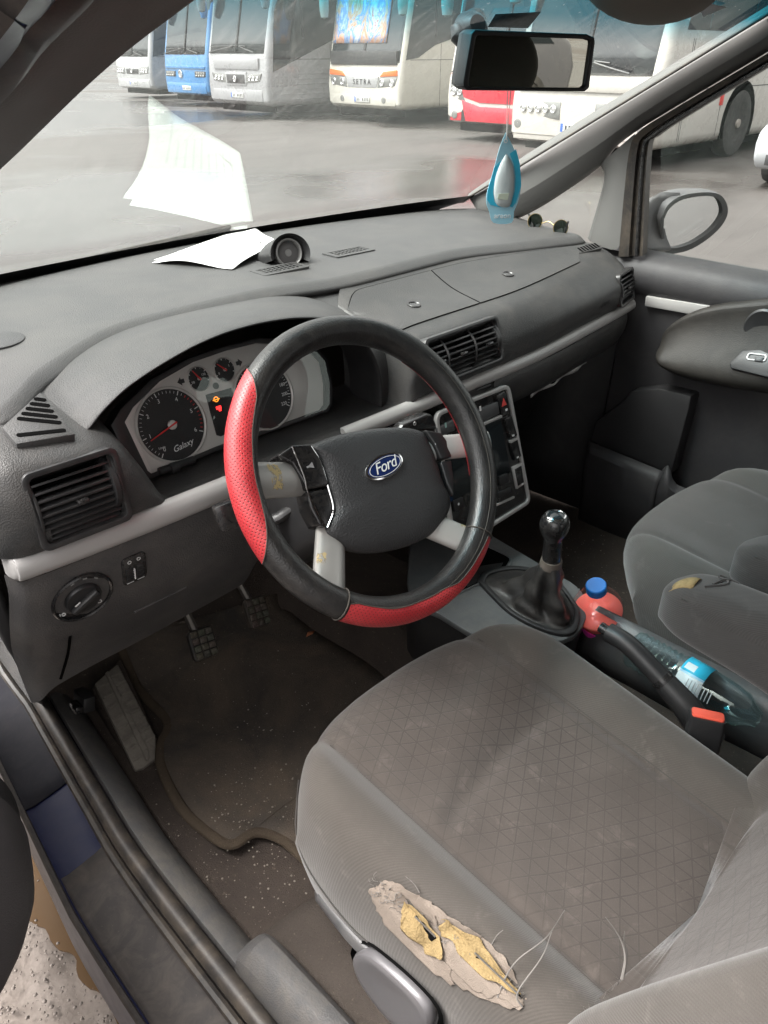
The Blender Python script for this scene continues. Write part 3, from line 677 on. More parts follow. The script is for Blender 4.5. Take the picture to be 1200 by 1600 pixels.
loft('pillar_flange', [F_, [(a*.55+b*.45)+V((.003, -.006, .003)) for a, b in zip(F_, G_)], G_, [p+V((-.01, .04, 0)) for p in G_]], bluep, car, n=16)
H_ = [p+V((-.05, .02, .03)) for p in G_]
loft('pillar_outer', [G_, [(a+b)/2+V((-.01, 0, .012)) for a, b in zip(G_, H_)], H_], scuff, car, n=16)
# --- windscreen
def ws(u, s):
    bx_ = pchip([0, .2, .5, .8, 1], [-.375, -.10, .37, .84, 1.112], u); by = pchip([0, .2, .5, .8, 1], [.79, .895, .945, .895, .80], u); bz = 1.142+.018*(2*u-1)**2
    tx = -.235+u*1.21; ty = .085-.10*(2*u-1)**2; tz = 1.598-.010*(2*u-1)**2
    k = .0
    return V((bx_+(tx-bx_)*s, by+(ty-by)*s+k*.45, bz+(tz-bz)*s+k*.9))
wsc = grid('windscreen', [[ws(u, s) for u in np.linspace(0, 1, 40)] for s in np.linspace(0, 1, 30)], wsg, car, ang=0)
loft('cowl', [[ws(u, 0)+V((0, .0, -.004)) for u in (0, .1, .3, .5, .7, .9, 1)], [ws(u, 0)+V((0, .09, -.035)) for u in (0, .1, .3, .5, .7, .9, 1)], [ws(u, 0)+V((0, .16, -.075)) for u in (0, .1, .3, .5, .7, .9, 1)]], dark, car, n=30)
loft('windscreen_edge', [[ws(1, s)+V((.004, .01, 0)) for s in (0, .25, .5, .75, 1)], [ws(1, s)+V((-.013, -.002, .0)) for s in (0, .25, .5, .75, 1)]], rubber, car, n=20, solid=.004)
loft('bonnet', [[(-.45, 1.05, 1.0), (-.1, 1.12, 1.06), (.37, 1.15, 1.07), (.84, 1.12, 1.06), (1.19, 1.05, 1.0)], [(-.43, 1.5, .90), (-.1, 1.6, .94), (.37, 1.65, .95), (.84, 1.6, .94), (1.17, 1.5, .90)], [(-.35, 1.85, .70), (0, 1.98, .72), (.37, 2.02, .72), (.74, 1.98, .72), (1.1, 1.85, .70)]], bluep, car, n=20)
loft('ceramic_border', [[ws(u, s_)+V((0, -.003, -.004)) for u in np.linspace(0, 1, 9)] for s_ in (-.012, .02, .048)], dark, car, n=40)
# passenger-side kick panel and firewall
loft('kick_trim', [[(1.145, .30, 1.09), (1.13, .30, .80), (1.10, .30, .40)], [(1.145, .60, 1.10), (1.13, .60, .80), (1.08, .60, .40)], [(1.14, .98, 1.12), (1.13, .98, .80), (1.08, .98, .40)]], dark, car, n=10, solid=.01)
loft('firewall', [[(-.40, .965, 1.13), (.37, .985, 1.13), (1.15, .965, 1.13)], [(-.40, .97, .60), (.37, .97, .60), (1.15, .97, .60)]], dark, car, n=8, solid=.01)
# wipers outside the glass
for nm, pts in (('left', [(-.06, .945, 1.098), (.12, .955, 1.118), (.30, .955, 1.132), (.46, .955, 1.134)]), ('right', [(.50, .985, 1.092), (.68, .975, 1.102), (.86, .935, 1.112), (.98, .90, 1.118)])):
    w = tube('wiper_arm', [V(p)+V((0, .02, .012)) for p in pts], .009, dark, car, n=8, sm=5, flat=.6)
    tube('wiper_blade', [V(p)+V((0, .012, .02)) for p in ((pts[0][0]-.25, pts[0][1]-.05, pts[0][2]+.012), pts[1], pts[3])], .006, rubber, w, n=6, sm=5)
# --- roof, headliner and the closed rear half
grid('headliner', [[V((-.30+u*1.34, .06-s*2.7-.09*(2*u-1)**2*(1-s), 1.605+.04*math.sin(math.pi*min(1, s*1.2+.1))-.05*(2*u-1)**4)) for u in np.linspace(0, 1, 20)] for s in np.linspace(0, 1, 16)], headl, car)
grid('roof', [[V((-.38+u*1.50, .14-s*2.85-.09*(2*u-1)**2*(1-s), 1.66+.05*math.sin(math.pi*min(1, s*1.2+.1))-.085*(2*u-1)**4)) for u in np.linspace(0, 1, 20)] for s in np.linspace(0, 1, 16)], bluep, car, solid=.02)
loft('roof_rail', [[(1.0, .05, 1.552), (1.01, -.6, 1.575), (1.0, -2.6, 1.56)], [(1.06, .03, 1.525), (1.075, -.6, 1.545), (1.07, -2.6, 1.53)], [(1.12, .03, 1.57), (1.13, -.6, 1.60), (1.12, -2.6, 1.58)]], trimg, car, n=12)
for sx, nm in ((-.42, 'left'), (1.16, 'right')):
    y0 = -.80 if sx < 0 else -.72
    s = -1 if sx < 0 else 1
    k = build('rear_side_wall', [(sx, y0, .35), (sx, -2.65, .35), (sx, -2.65, 1.08), (sx, y0, 1.08)], [(0, 1, 2, 3)], trimd, car, solid=.03)
    for yy in (y0-.06, -1.75, -2.6): loft('rear_pillar', [[(sx, yy-.07, 1.06), (sx-s*.06, yy-.06, 1.60)], [(sx, yy+.07, 1.06), (sx-s*.06, yy+.06, 1.60)]], trimg, car, n=6, solid=.03)
build('rear_wall', [(-.42, -2.66, .35), (1.16, -2.66, .35), (1.16, -2.62, 1.12), (-.42, -2.62, 1.12)], [(0, 1, 2, 3)], trimd, car, solid=.03)
# overhead bulge at the top of the windscreen
oc = V((.585, .045, 1.602)); rows = []
for i in range(9):
    a = math.pi/2*i/8; rows.append([oc+V((.165*math.cos(a)*math.cos(t), .075*math.cos(a)*math.sin(t), -.066*math.sin(a))) for t in np.linspace(0, 2*math.pi, 28, endpoint=False)])
grid('overhead_console', rows, headl, car, cv=True, caps=True)
# --- quarter window and its glass, front side window glass
qg = [at(798, 350, 'x', 1.15), at(940, 255, 'x', 1.15), at(955, 290, 'x', 1.15), at(930, 395, 'x', 1.15)]
build('quarter_window', qg, [(0, 1, 2, 3)], sideg, car, ang=0)
sw = [at(1000, 410, 'x', 1.17), at(1005, 210, 'x', 1.14), at(1200, 80, 'x', 1.09), at(1330, 0, 'x', 1.06), V((1.07, -.65, 1.54)), V((1.17, -.65, 1.08))]
build('side_window', sw, [tuple(range(6))], sideg, car, ang=0)

# ================================================================== driver door, standing ajar
dd = thing('driver_door', 'dark trim of the open driver door at the lower left edge', 'door', (-.50, .75, .3))
k12 = R(16); DU = V((-math.sin(k12), -math.cos(k12), 0)); DN = V((math.cos(k12), -math.sin(k12), 0)); HO = V((-.485, .76, 0))
def doff(s, z):
    f = max(0, min(1, (s-.42)/.16)); f = f*f*(3-2*f)*(1-max(0, min(1, (s-.66)/.16))**2); g = max(0, 1-((z-.70)/.19)**2)**.6
    h = max(0, 1-((z-.97)/.09)**2)**.5*max(0, min(1, (s-.25)/.2))
    return .165*f*g + .05*h
P = [[HO+DU*s+DN*doff(s, z)+V((0, 0, z)) for s in np.linspace(0, 1.12, 44)] for z in np.linspace(.36, 1.10, 40)]
grid('door_trim', P, doorm, dd)
P = [[HO+DU*s+DN*(-.09+.02*math.sin((z-.3)*3))+V((0, 0, z)) for s in np.linspace(0, 1.12, 8)] for z in np.linspace(.30, 1.12, 12)]
grid('outer_skin', P, bluep, dd)
for s, zz in ((0, .0), (1.12, 0)): build('door_edge', [HO+DU*s+V((0, 0, .33)), HO+DU*s-DN*.09+V((0, 0, .33)), HO+DU*s-DN*.08+V((0, 0, 1.1)), HO+DU*s+V((0, 0, 1.1))], [(0, 1, 2, 3)], bluep, dd)
P = [[HO+DU*s+DN*(doff(s, .60)+.002)+V((0, 0, z)) for s in np.linspace(.55, 1.05, 14)] for z in np.linspace(.70, .80, 6)]
grid('pocket_panel', [[HO+DU*s+DN*(doff(s, z)+.004)+V((0, 0, z)) for s in np.linspace(.62, 1.06, 16)] for z in np.linspace(.60, .84, 12)], plain('door_pocket_panel', (.075, .070, .072), .45, grain=.2, gs=500), dd)

# ================================================================== passenger door
pd = thing('passenger_door', 'black passenger door trim with silver strip and rounded armrest pod', 'door', (1.15, -.1, .42))
prof = [(1.19, 1.094), (1.165, 1.096), (1.138, 1.090), (1.118, 1.072), (1.110, 1.045), (1.114, 1.018), (1.122, 1.008), (1.124, .975), (1.124, .95), (1.126, .85), (1.13, .7), (1.14, .5), (1.15, .42)]
def bend(y): return 1.0
P = [[V((x+(.02*((y-.1)/.4)**2 if y > .1 else 0), y, z-.012*max(0, (.3-y))*.1)) for x, z in prof] for y in np.linspace(.36, -.75, 30)]
grid('trim_panel', P, doorm, pd)
st = [at(1010, 462, 'x', 1.118), at(1122, 480, 'x', 1.113), at(1092, 493, 'x', 1.115), at(1008, 478, 'x', 1.118)]
build('silver_strip', [p+V((-.004, 0, 0)) for p in st]+[p+V((.02, 0, 0)) for p in st], [(0, 1, 2, 3), (0, 1, 5, 4), (1, 2, 6, 5), (2, 3, 7, 6), (3, 0, 4, 7)], silver, pd, bev=.0025)
tp = [(1034, 540), (1036, 524), (1047, 508), (1075, 490), (1115, 477), (1165, 470), (1230, 464), (1330, 458)]
bt = [(1034, 542), (1037, 556), (1048, 570), (1070, 584), (1112, 597), (1170, 608), (1235, 617), (1330, 630)]
def podrow(px, x): return [at(a, b, 'x', x) for a, b in px]
rows = []
tpp, btp = lin(podrow(tp, 1.10), 26), lin(podrow(bt, 1.10), 26)
for i in range(26):
    a, b = tpp[i], btp[i]; r = []
    w = min(1, i/7)**.6
    for f, o in ((0, .03), (.0, .0), (.05, -.012), (.16, -.010), (.34, -.018), (.55, -.040), (.70, -.056), (.82, -.060), (.92, -.052), (1, -.02), (1.0, .03)):
        q = a.lerp(b, f); r.append(q+V((o*(w if o < 0 else 1), 0, 0)))
    rows.append(r)
grid('armrest_pod', rows, podm, pd, sub=2)
swf = Fr(at(1176, 574, 'x', 1.046), at(1230, 580, 'x', 1.046)-at(1140, 568, 'x', 1.046), V((.55, 0, .8)))
sw_ = prism('switch_panel', [swf.px(x, y) for x, y in ((1140, 568), (1160, 548), (1200, 545), (1330, 552), (1330, 602), (1200, 590), (1142, 576))], swf, -.02, .003, dark, pd, bev=.003)
rb = ring('switch_bezel', rrect(.040, .016, .006, cx=0, cy=.004), rrect(.034, .011, .004, cx=0, cy=.004), swf.at(*swf.px(1182, 562)), .003, .0055, silver, sw_)
rbox('window_switch', swf.at(*swf.px(1187, 563)), .018, .010, .002, .0065, dark, sw_, bev=.002)
spf = Fr(at(1193, 512, 'x', 1.088), (0, -1, 0), (0, 0, 1)); spk = lathe('speaker', [(.040, -.02), (.040, .004), (.036, .007), (.02, .004), (.002, .003)], spf, dark, pd)
pk = [at(x, y, 'x', 1.085) for x, y in ((975, 625), (985, 612), (1030, 607), (1080, 619), (1076, 640), (1048, 742), (1000, 722), (922, 690), (930, 660))]
prism('pocket_flap', [(p.y, p.z) for p in pk], Fr((1.085, 0, 0), (0, 1, 0), (0, 0, 1)), .0, .05, plain('door_flap', (.032, .031, .032), .55, grain=.3, gs=400), pd, bev=.006)
rim = [[at(920, 690, 'x', 1.06), at(975, 712, 'x', 1.06), at(1040, 738, 'x', 1.06)], [at(920, 706, 'x', 1.045), at(975, 730, 'x', 1.045), at(1030, 756, 'x', 1.045)], [at(915, 730, 'x', 1.05), at(970, 765, 'x', 1.05), at(1022, 790, 'x', 1.05)], [at(905, 820, 'x', 1.06), at(960, 860, 'x', 1.06), at(1015, 890, 'x', 1.06)]]
loft('pocket_wall', rim, doorm, pd, n=14, solid=.01)
rim2 = [[at(1037, 735, 'x', 1.06), at(1045, 728, 'x', 1.06), at(1050, 750, 'x', 1.06), at(1075, 765, 'x', 1.06), at(1200, 800, 'x', 1.06)], [at(1028, 757, 'x', 1.045), at(1040, 757, 'x', 1.045), at(1052, 768, 'x', 1.045), at(1075, 780, 'x', 1.045), at(1200, 812, 'x', 1.045)], [at(1020, 830, 'x', 1.05), at(1032, 830, 'x', 1.05), at(1045, 835, 'x', 1.05), at(1075, 845, 'x', 1.05), at(1200, 870, 'x', 1.05)]]
loft('pocket_lip', rim2, doorm, pd, n=20, solid=.006)
# wing mirror carried by that door
wm = thing('wing_mirror', 'black oval wing mirror outside the passenger window', 'mirror', (1.2, .28, 1.1))
MF = Fr(at(1083, 343, 'x', 1.33), V((.88, -.47, 0)), V((0.02, -.08, 1)))
mo = [(1032, 340), (1042, 320), (1062, 306), (1095, 300), (1122, 303), (1134, 318), (1135, 335), (1126, 352), (1108, 370), (1080, 388), (1050, 396), (1036, 392), (1032, 370)]
mi = [(1036, 342), (1045, 325), (1064, 312), (1095, 306), (1117, 308), (1126, 320), (1127, 334), (1119, 349), (1104, 364), (1078, 380), (1053, 387), (1041, 383), (1036, 366)]
mo_ = [V((*MF.px(*p), 0)) for p in mo]; mi_ = [V((*MF.px(*p), 0)) for p in mi]
mo_ = [(q.x, q.y) for q in cr(mo_+[mo_[0]], 4)[:-1]]; mi_ = [(q.x, q.y) for q in cr(mi_+[mi_[0]], 4)[:-1]]
n = len(mo_); cx = sum(a for a, b in mo_)/n; cy = sum(b for a, b in mo_)/n
rows = [[MF.p(a, b, -.006) for a, b in mi_], [MF.p(a, b, .004) for a, b in mi_], [MF.p(a, b, .004) for a, b in mo_]]
for f, c in ((1.03, -.012), (1.02, -.035), (.92, -.07), (.66, -.10), (.25, -.115)):
    rows.append([MF.p(cx+(a-cx)*f-.02*(1-f), cy+(b-cy)*f, c) for a, b in mo_])
shellm = plain('mirror_shell', (.055, .055, .057), .42, grain=.2, gs=500, dust=.12)
grid('housing', rows, shellm, wm, cv=True)
prism('mirror_face', mi_, MF, -.012, -.004, mirr2, wm)
ft = [[at(1004, 315, 'x', 1.24), at(1030, 302, 'x', 1.28), at(1062, 303, 'x', 1.30)], [at(994, 350, 'x', 1.21), at(1012, 340, 'x', 1.25), at(1034, 345, 'x', 1.28)], [at(992, 375, 'x', 1.20), at(1008, 372, 'x', 1.24), at(1034, 372, 'x', 1.28)], [at(992, 398, 'x', 1.19), at(1010, 396, 'x', 1.23), at(1042, 394, 'x', 1.28)]]
loft('mirror_foot', [[V(p) for p in r] for r in zip(*ft)], shellm, wm, n=14, solid=.02)
rbox('mirror_sail', Fr(at(998, 388, 'x', 1.165), (0, -1, 0), (0, 0, 1)), .024, .022, -.02, 0, gloss, wm, bev=.003)
# ================================================================== dashboard
da = thing('dashboard', 'wide dark grey dashboard with silver trim under the windscreen', 'dashboard', (.37, .4, .7))
K = {
 -.430: [(.38, 1.112), (.365, 1.105), (.355, 1.09), (.35, 1.07), (.35, 1.045), (.35, 1.02), (.35, 1.002)],
 -.405: [(.30, 1.128), (.27, 1.120), (.24, 1.105), (.222, 1.08), (.215, 1.05), (.213, 1.02), (.215, 1.003)],
 -.370: [(.288, 1.132), (.245, 1.123), (.212, 1.108), (.197, 1.082), (.192, 1.05), (.193, 1.02), (.200, 1.003)],
 -.300: [(.338, 1.136), (.265, 1.120), (.212, 1.106), (.194, 1.08), (.188, 1.05), (.19, 1.02), (.198, 1.003)],
 -.240: [(.39, 1.135), (.290, 1.110), (.224, 1.090), (.203, 1.065), (.197, 1.04), (.196, 1.018), (.2, 1.003)],
 -.208: [(.40, 1.10), (.30, 1.065), (.245, 1.045), (.22, 1.030), (.21, 1.018), (.205, 1.01), (.203, 1.0)],
 -.180: [(.36, .992), (.335, .984), (.285, .982), (.25, .985), (.228, .990), (.215, .988), (.208, .978)],
 .258: [(.36, .992), (.335, .984), (.285, .982), (.25, .985), (.228, .990), (.215, .988), (.208, .978)],
 .285: [(.40, 1.12), (.33, 1.103), (.268, 1.095), (.228, 1.082), (.210, 1.05), (.207, 1.02), (.205, 1.003)],
 .36: [(.452, 1.139), (.36, 1.112), (.270, 1.099), (.226, 1.085), (.208, 1.05), (.203, 1.02), (.203, 1.003)],
 .60: [(.455, 1.139), (.36, 1.112), (.272, 1.100), (.230, 1.085), (.210, 1.052), (.206, 1.02), (.206, 1.003)],
 .85: [(.412, 1.134), (.345, 1.117), (.288, 1.105), (.250, 1.088), (.222, 1.055), (.222, 1.022), (.230, 1.003)],
 1.02: [(.392, 1.124), (.350, 1.113), (.308, 1.101), (.270, 1.082), (.245, 1.052), (.242, 1.022), (.246, 1.003)],
 1.085: [(.42, 1.114), (.36, 1.105), (.325, 1.093), (.292, 1.073), (.268, 1.045), (.258, 1.02), (.258, 1.003)],
 1.125: [(.46, 1.10), (.42, 1.09), (.39, 1.075), (.37, 1.055), (.355, 1.035), (.345, 1.015), (.345, 1.0)]}
KX = sorted(K)
def prof_at(x): return [(pchip(KX, [K[k][i][0] for k in KX], x), pchip(KX, [K[k][i][1] for k in KX], x)) for i in range(7)]
def S(x, v):
    """fascia surface: v 0 at the step below the top pad, 6 at the silver strip"""
    p = prof_at(x); p = [(2*p[0][0]-p[1][0], 2*p[0][1]-p[1][1])]+p+[(2*p[-1][0]-p[-2][0], 2*p[-1][1]-p[-2][1])]
    i = min(int(v), 5); t = v-i; a, b, c, d = (np.array(q) for q in p[i:i+4])
    q = .5*((2*b)+(c-a)*t+(2*a-5*b+4*c-d)*t*t+(3*b-a-3*c+d)*t**3)
    return V((x, q[0], q[1]))
def Sn(x, v, e=.004):
    du = S(x+e, v)-S(x-e, v); dv = S(x, min(6, v+.05))-S(x, max(0, v-.05)); n = dv.cross(du).normalized()
    return n if n.dot(V((-.3, -1, .6))) > 0 else -n
vents = [(-.361, -.259, 1.010, 1.097), (.320, .506, 1.020, 1.084), (.985, 1.075, 1.012, 1.070)]
def hole(a, b):
    x, z = (a.x+b.x)/2, (a.z+b.z)/2
    if x < 0: x += .12*(z-1.054)
    return any(x0 < x < x1 and z0 < z < z1 for x0, x1, z0, z1 in vents)
xs = sorted(set([round(q, 4) for q in np.arange(-.43, 1.1251, .011)]+[round(q, 4) for q in np.arange(-.24, -.175, .003)]+[round(q, 4) for q in np.arange(.255, .29, .003)]))
vv = [i/6 for i in range(37)]
grid('fascia', [[S(x, v) for v in vv] for x in xs], fasc, da, hole=hole, ang=0)
# --- the raised top pad with its step edge
EX = [-.43, -.345, -.25, -.065, .15, .36, .62, .85, 1.02, 1.085, 1.125]
EY = [.375, .304, .385, .470, .468, .455, .457, .414, .394, .422, .462]
EZ = [1.128, 1.144, 1.148, 1.156, 1.158, 1.150, 1.150, 1.144, 1.135, 1.125, 1.112]
def ye(x): return pchip(EX, EY, x)
def ze(x): return pchip(EX, EZ, x)
def yb(x): return pchip([-.43, -.375, -.10, .37, .84, 1.112, 1.135], [.72, .79, .90, .955, .90, .80, .74], x)
def top(x, s):
    """s 0 at the step edge, 1 at the glass"""
    y = ye(x)+(yb(x)-ye(x))*s
    z = ze(x)+(1.146-ze(x))*s+.002*math.sin(math.pi*s)-(.016*max(0, (s-.86)/.14)**2)
    return V((x, y, z))
px_ = np.linspace(-.43, 1.125, 110)
rows = []
for x in px_:
    r = [V((x, ye(x)-.010, ze(x)-.024)), V((x, ye(x)-.0205, ze(x)-.0175)), V((x, ye(x)-.0200, ze(x)-.0125)), V((x, ye(x)-.0165, ze(x)-.0098)), V((x, ye(x)-.0045, ze(x)-.0024)), V((x, ye(x)+.004, ze(x)-.0002))]
    rows.append(r+[top(x, .012+s*.988) for s in np.linspace(0, 1, 16)])
grid('top_pad', rows, pad, da, ang=0)
def topz(x, y):
    s = (y-ye(x))/(yb(x)-ye(x)); return top(x, min(1, max(0, s))).z
# --- instrument hood
HF = [(-.33, 1.085), (-.295, 1.098), (-.262, 1.109), (-.238, 1.127), (-.19, 1.152), (-.103, 1.176), (-.03, 1.184), (.045, 1.181), (.115, 1.168), (.167, 1.147), (.205, 1.115), (.232, 1.074), (.245, 1.03), (.247, .985)]
HR = [(-.33, .31, 1.122), (-.295, .335, 1.129), (-.265, .355, 1.1335), (-.235, .395, 1.137), (-.19, .425, 1.141), (-.11, .455, 1.145), (-.03, .467, 1.147), (.05, .468, 1.147), (.13, .464, 1.146), (.20, .458, 1.143), (.262, .425, 1.131), (.288, .36, 1.110), (.294, .295, 1.085), (.296, .270, 1.04), (.296, .262, .982)]
f0 = lin([(x, .252, z) for x, z in HF], 44); r0 = lin(HR, 44)
ctr = V((.0, .25, 1.04)); rows = []
for i in range(44):
    a, b = f0[i], r0[i]; inn = (ctr-a); inn.y = 0; inn.normalize(); t = i/43; w = math.sin(math.pi*min(1, max(0, t*1.15)))
    deep = a+inn*(.004+.020*w)+V((0, .075, 0))
    rows.append([b+V((.0, .09, -.004)), b, a.lerp(b, .75)+V((0, 0, .003*w)), a.lerp(b, .5)+V((0, 0, .005*w)), a.lerp(b, .22)+V((0, 0, .005*w)), a.lerp(b, .06)+V((0, 0, .002*w)), a+V((0, -.003, -.001)), a+inn*.004+V((0, -.001, 0)), a+inn*.006+V((0, .006, 0)), a+inn*(.006+.010*w)+V((0, .04, 0)), deep])
grid('instrument_hood', rows, [padlid, dark], da, ang=0, fm=lambda i, j: 0 if j < 6 else 1, sub=1)
build('pad_filler', [(.10, .475, 1.140), (.33, .465, 1.134), (.33, .36, 1.108), (.25, .395, 1.110)], [(0, 1, 2, 3)], pad, da)
# --- lids with round push buttons
def patch(name, f, mat, parent, off=.0022, nu=22, nv=10, dep=.006):
    """a plate following the fascia; f(s,t) -> (x, v)"""
    top_ = []; 
    for i in range(nu):
        r = []
        for j in range(nv):
            x, v = f(i/(nu-1), j/(nv-1)); r.append(S(x, v)+Sn(x, v)*off)
        top_.append(r)
    low = [[S(*f(i/(nu-1), j/(nv-1)))-Sn(*f(i/(nu-1), j/(nv-1)))*dep for j in range(nv)] for i in range(nu)]
    P = [[low[i][0]]+top_[i]+[low[i][-1]] for i in range(nu)]
    P = [[low[0][0]]+low[0]+[low[0][-1]]]+P+[[low[-1][0]]+low[-1]+[low[-1][-1]]]
    o = grid(name, P, mat, parent, ang=30)
    ed = [r[0] for r in low][::-1]+low[0]+[r[-1] for r in low]+low[-1][::-1]
    nn = Sn(.6, 1.5)
    tube('lid_gap', [p+nn*(dep+.0006) for p in ed], .0013, void, o, n=5)
    return o
l1 = patch('glovebox_lid', lambda s, t: (.275+.025*math.sin(t*1.5)+s*(.525+.028*(1-t)**1.5-.275-.025*math.sin(t*1.5)), .34+t*1.62), padlid, da)
l2 = patch('glovebox_lid', lambda s, t: (.529+.028*(1-t)**1.5+s*(1.00-.10*max(0, t-.1)-.529-.028*(1-t)**1.5), .34+.2*s*s*s+t*(1.62-.40*s*s*s)), padlid, da)
def surf_fr(px, py, guess=(.275, 1.105)):
    """frame on the fascia under a picture point"""
    best = None
    for x in np.linspace(.2, 1.1, 70):
        for v in np.linspace(.2, 2.4, 23):
            p = S(x, v); d = p-CAM; w = d.dot(FW); q = (600+FPX*d.dot(RT)/w-px)**2+(800-FPX*d.dot(UP)/w-py)**2
            if best is None or q < best[0]: best = (q, x, v)
    _, x, v = best; n = Sn(x, v); return Fr(S(x, v)+n*.0022, V((1, 0, 0)), n.cross(V((1, 0, 0))))
for l, (a, b) in ((l1, (650, 477)), (l2, (795, 430))):
    f = surf_fr(a, b)
    k = lathe('lid_button', [(.0125, -.004), (.0125, .0018), (.011, .0028), (.0095, .0012), (.002, .0015)], f, gloss, l, n=24)
# --- centre cup speaker on the top pad, grilles beside it
cz = topz(.37, .64)
CF = Fr(at(451, 395, 'z', cz+.020), V((.83, -.30, 0)), V((.12, .22, 1)))
lathe('alarm_speaker', [(.0265, -.03), (.0265, .004), (.0245, .006), (.0225, .004), (.0215, -.005), (.007, -.003), (.0065, -.001), (.001, -.001)], CF, [plain('speaker_ring', (.20, .195, .19), .4)], da, n=32)
lathe('speaker_cone', [(.0214, -.007), (.0212, -.004), (.0075, -.002), (.001, -.002)], CF, plain('speaker_grey', (.09, .085, .085), .5), da, n=28)
an = np.linspace(-.5, math.pi+.25, 22)
cs = [CF.p(.040*math.cos(a), .037*math.sin(a)-.002, .012) for a in an]
cs2 = [CF.p(.029*math.cos(a), .0285*math.sin(a), .002) for a in an]
cs3 = [CF.p(.048*math.cos(a), .037*math.sin(a)-.008, -.04) for a in an]
cs4 = [CF.p(.060*math.cos(a), .030*math.sin(a)-.026, -.09) for a in an]
loft('speaker_hood', [[p+CF.n*-.03 for p in cs2], cs2, cs, cs3, cs4], dark, da, n=30, ang=60)
dish = [(.085*math.cos(a), .055*math.sin(a)) for a in np.linspace(0, 2*math.pi, 40, endpoint=False)]
for gx, gy, gu in ((437, 420, (503, 413)), (545, 393, (585, 392))):
    o = at(gx, gy, 'z', topz(*at(gx, gy, 'z', 1.16).xy)+.0015); e = at(*gu, 'z', o.z)
    gfr = Fr(o, V((1, -.04, 0)), V((.02, 1, 0)))
    gp = ring('grille_frame', rrect(.105, .052, .006), rrect(.088, .034, .003), gfr, -.004, .001, pad, da)
    rbox('grille_bed', gfr, .092, .038, -.004, -.002, void, gp, bev=0)
    for k in range(9): rbox('grille_bar', gfr.at(-.04+k*.010, 0), .0035, .036, -.003, .0006, padlid, gp, bev=.0006)
    for k in range(4): rbox('grille_bar', gfr.at(0, -.0135+k*.009), .090, .0022, -.003, .0004, padlid, gp, bev=.0004)
# round speaker at the far left, side grille at the far right
o = at(-8, 533, 'z', 1.150); sf = Fr((o.x, o.y, topz(o.x, o.y)+.001), (1, 0, 0), (0, 1, 0))
lathe('tweeter_grille', [(.040, -.004), (.040, .0015), (.037, .0025), (.002, .004)], sf, plain('tweeter_mesh', (.045, .045, .046), .6, grain=.8, gs=900), da, n=32)
f = surf_fr(917, 389); sg = prism('side_grille', [(-.050, -.010), (.038, -.016), (.052, -.004), (.040, .014), (-.03, .016)], f, -.004, .0015, padlid, da, bev=.0015)
for k in range(7): rbox('grille_slot', f.at(-.030+k*.0115, 0).rot(-18), .0055, .022-.001*abs(k-3), .0012, .0022, void, sg, bev=0)
# --- air vents
def vent(fr, w, h, nsl, cols, label=None, curve=.045, wheel_side=None):
    v = ring('air_vent', rrect(w+.016, h+.014, .011), rrect(w, h, .007), fr, -.030, .0028, ventm, da, bev=.0012)
    if label: v['label'] = label
    rbox('vent_well', fr, w+.012, h+.010, -.045, -.034, void, v, bev=0)
    R_ = (h*h/4+curve*curve*.16)/(2*curve*.4); edges = [-w/2] + cols + [w/2]
    def bar(s):      # barrel: height b -> depth
        return math.sqrt(max(0, R_*R_-s*s))-R_+.006
    for a0, a1 in zip(edges[:-1], edges[1:]):
        for k in range(nsl):
            b = -h/2+h*(k+.5)/nsl; c = bar(b); t = math.asin(max(-1, min(1, b/R_)))
            f2 = Fr(fr.p((a0+a1)/2, b, c-.006), fr.u, fr.v*math.cos(t)-fr.n*math.sin(t)+fr.n*.25)
            rbox('slat', f2, a1-a0-.004, h/nsl*.40, -.012, .006, ventm, v, bev=.0008)
        tabf = fr.at((a0+a1)/2, -.002, bar(0)); rbox('slider_tab', tabf, .014, .006, -.004, .006, gloss, v, bev=.0015)
    for a in edges:
        pts = [(fr.p(a, b, bar(b))) for b in np.linspace(-h/2, h/2, 7)]
        tube('vent_rib', pts, .0022, ventm, v, n=6)
    return v
vf = Fr(S(-.308, 4).copy(), V((1, .03, -.01)), V((.19, .06, 1))); vf.o = V((-.312, .190, 1.053)); vf = Fr((-.310, .1955, 1.054), (1, .0, -.02), (-.10, .17, 1))
v1 = vent(vf, .100, .082, 10, [], label='driver side air vent with dusty thumbwheel')
lathe('thumbwheel', [(.034, -.004), (.036, -.003), (.036, .003), (.034, .004)], Fr(vf.p(.0445, 0, -.026), vf.v, vf.n), dark, v1, n=40)
vf2 = Fr((.413, .2095, 1.053), (1, .01, 0), (0, .30, 1)); v2 = vent(vf2, .186, .070, 8, [-.052, .022], label='wide centre air vent in three sections')
lathe('thumbwheel', [(.030, -.004), (.032, -.003), (.032, .003), (.030, .004)], Fr(vf2.p(.0875, 0, -.024), vf2.v, vf2.n), dark, v2, n=40)
vf3 = Fr((1.032, .2485, 1.042), (.96, .20, 0), (0, .22, 1)); v3 = vent(vf3, .085, .060, 8, [], label='small air vent at the passenger end')
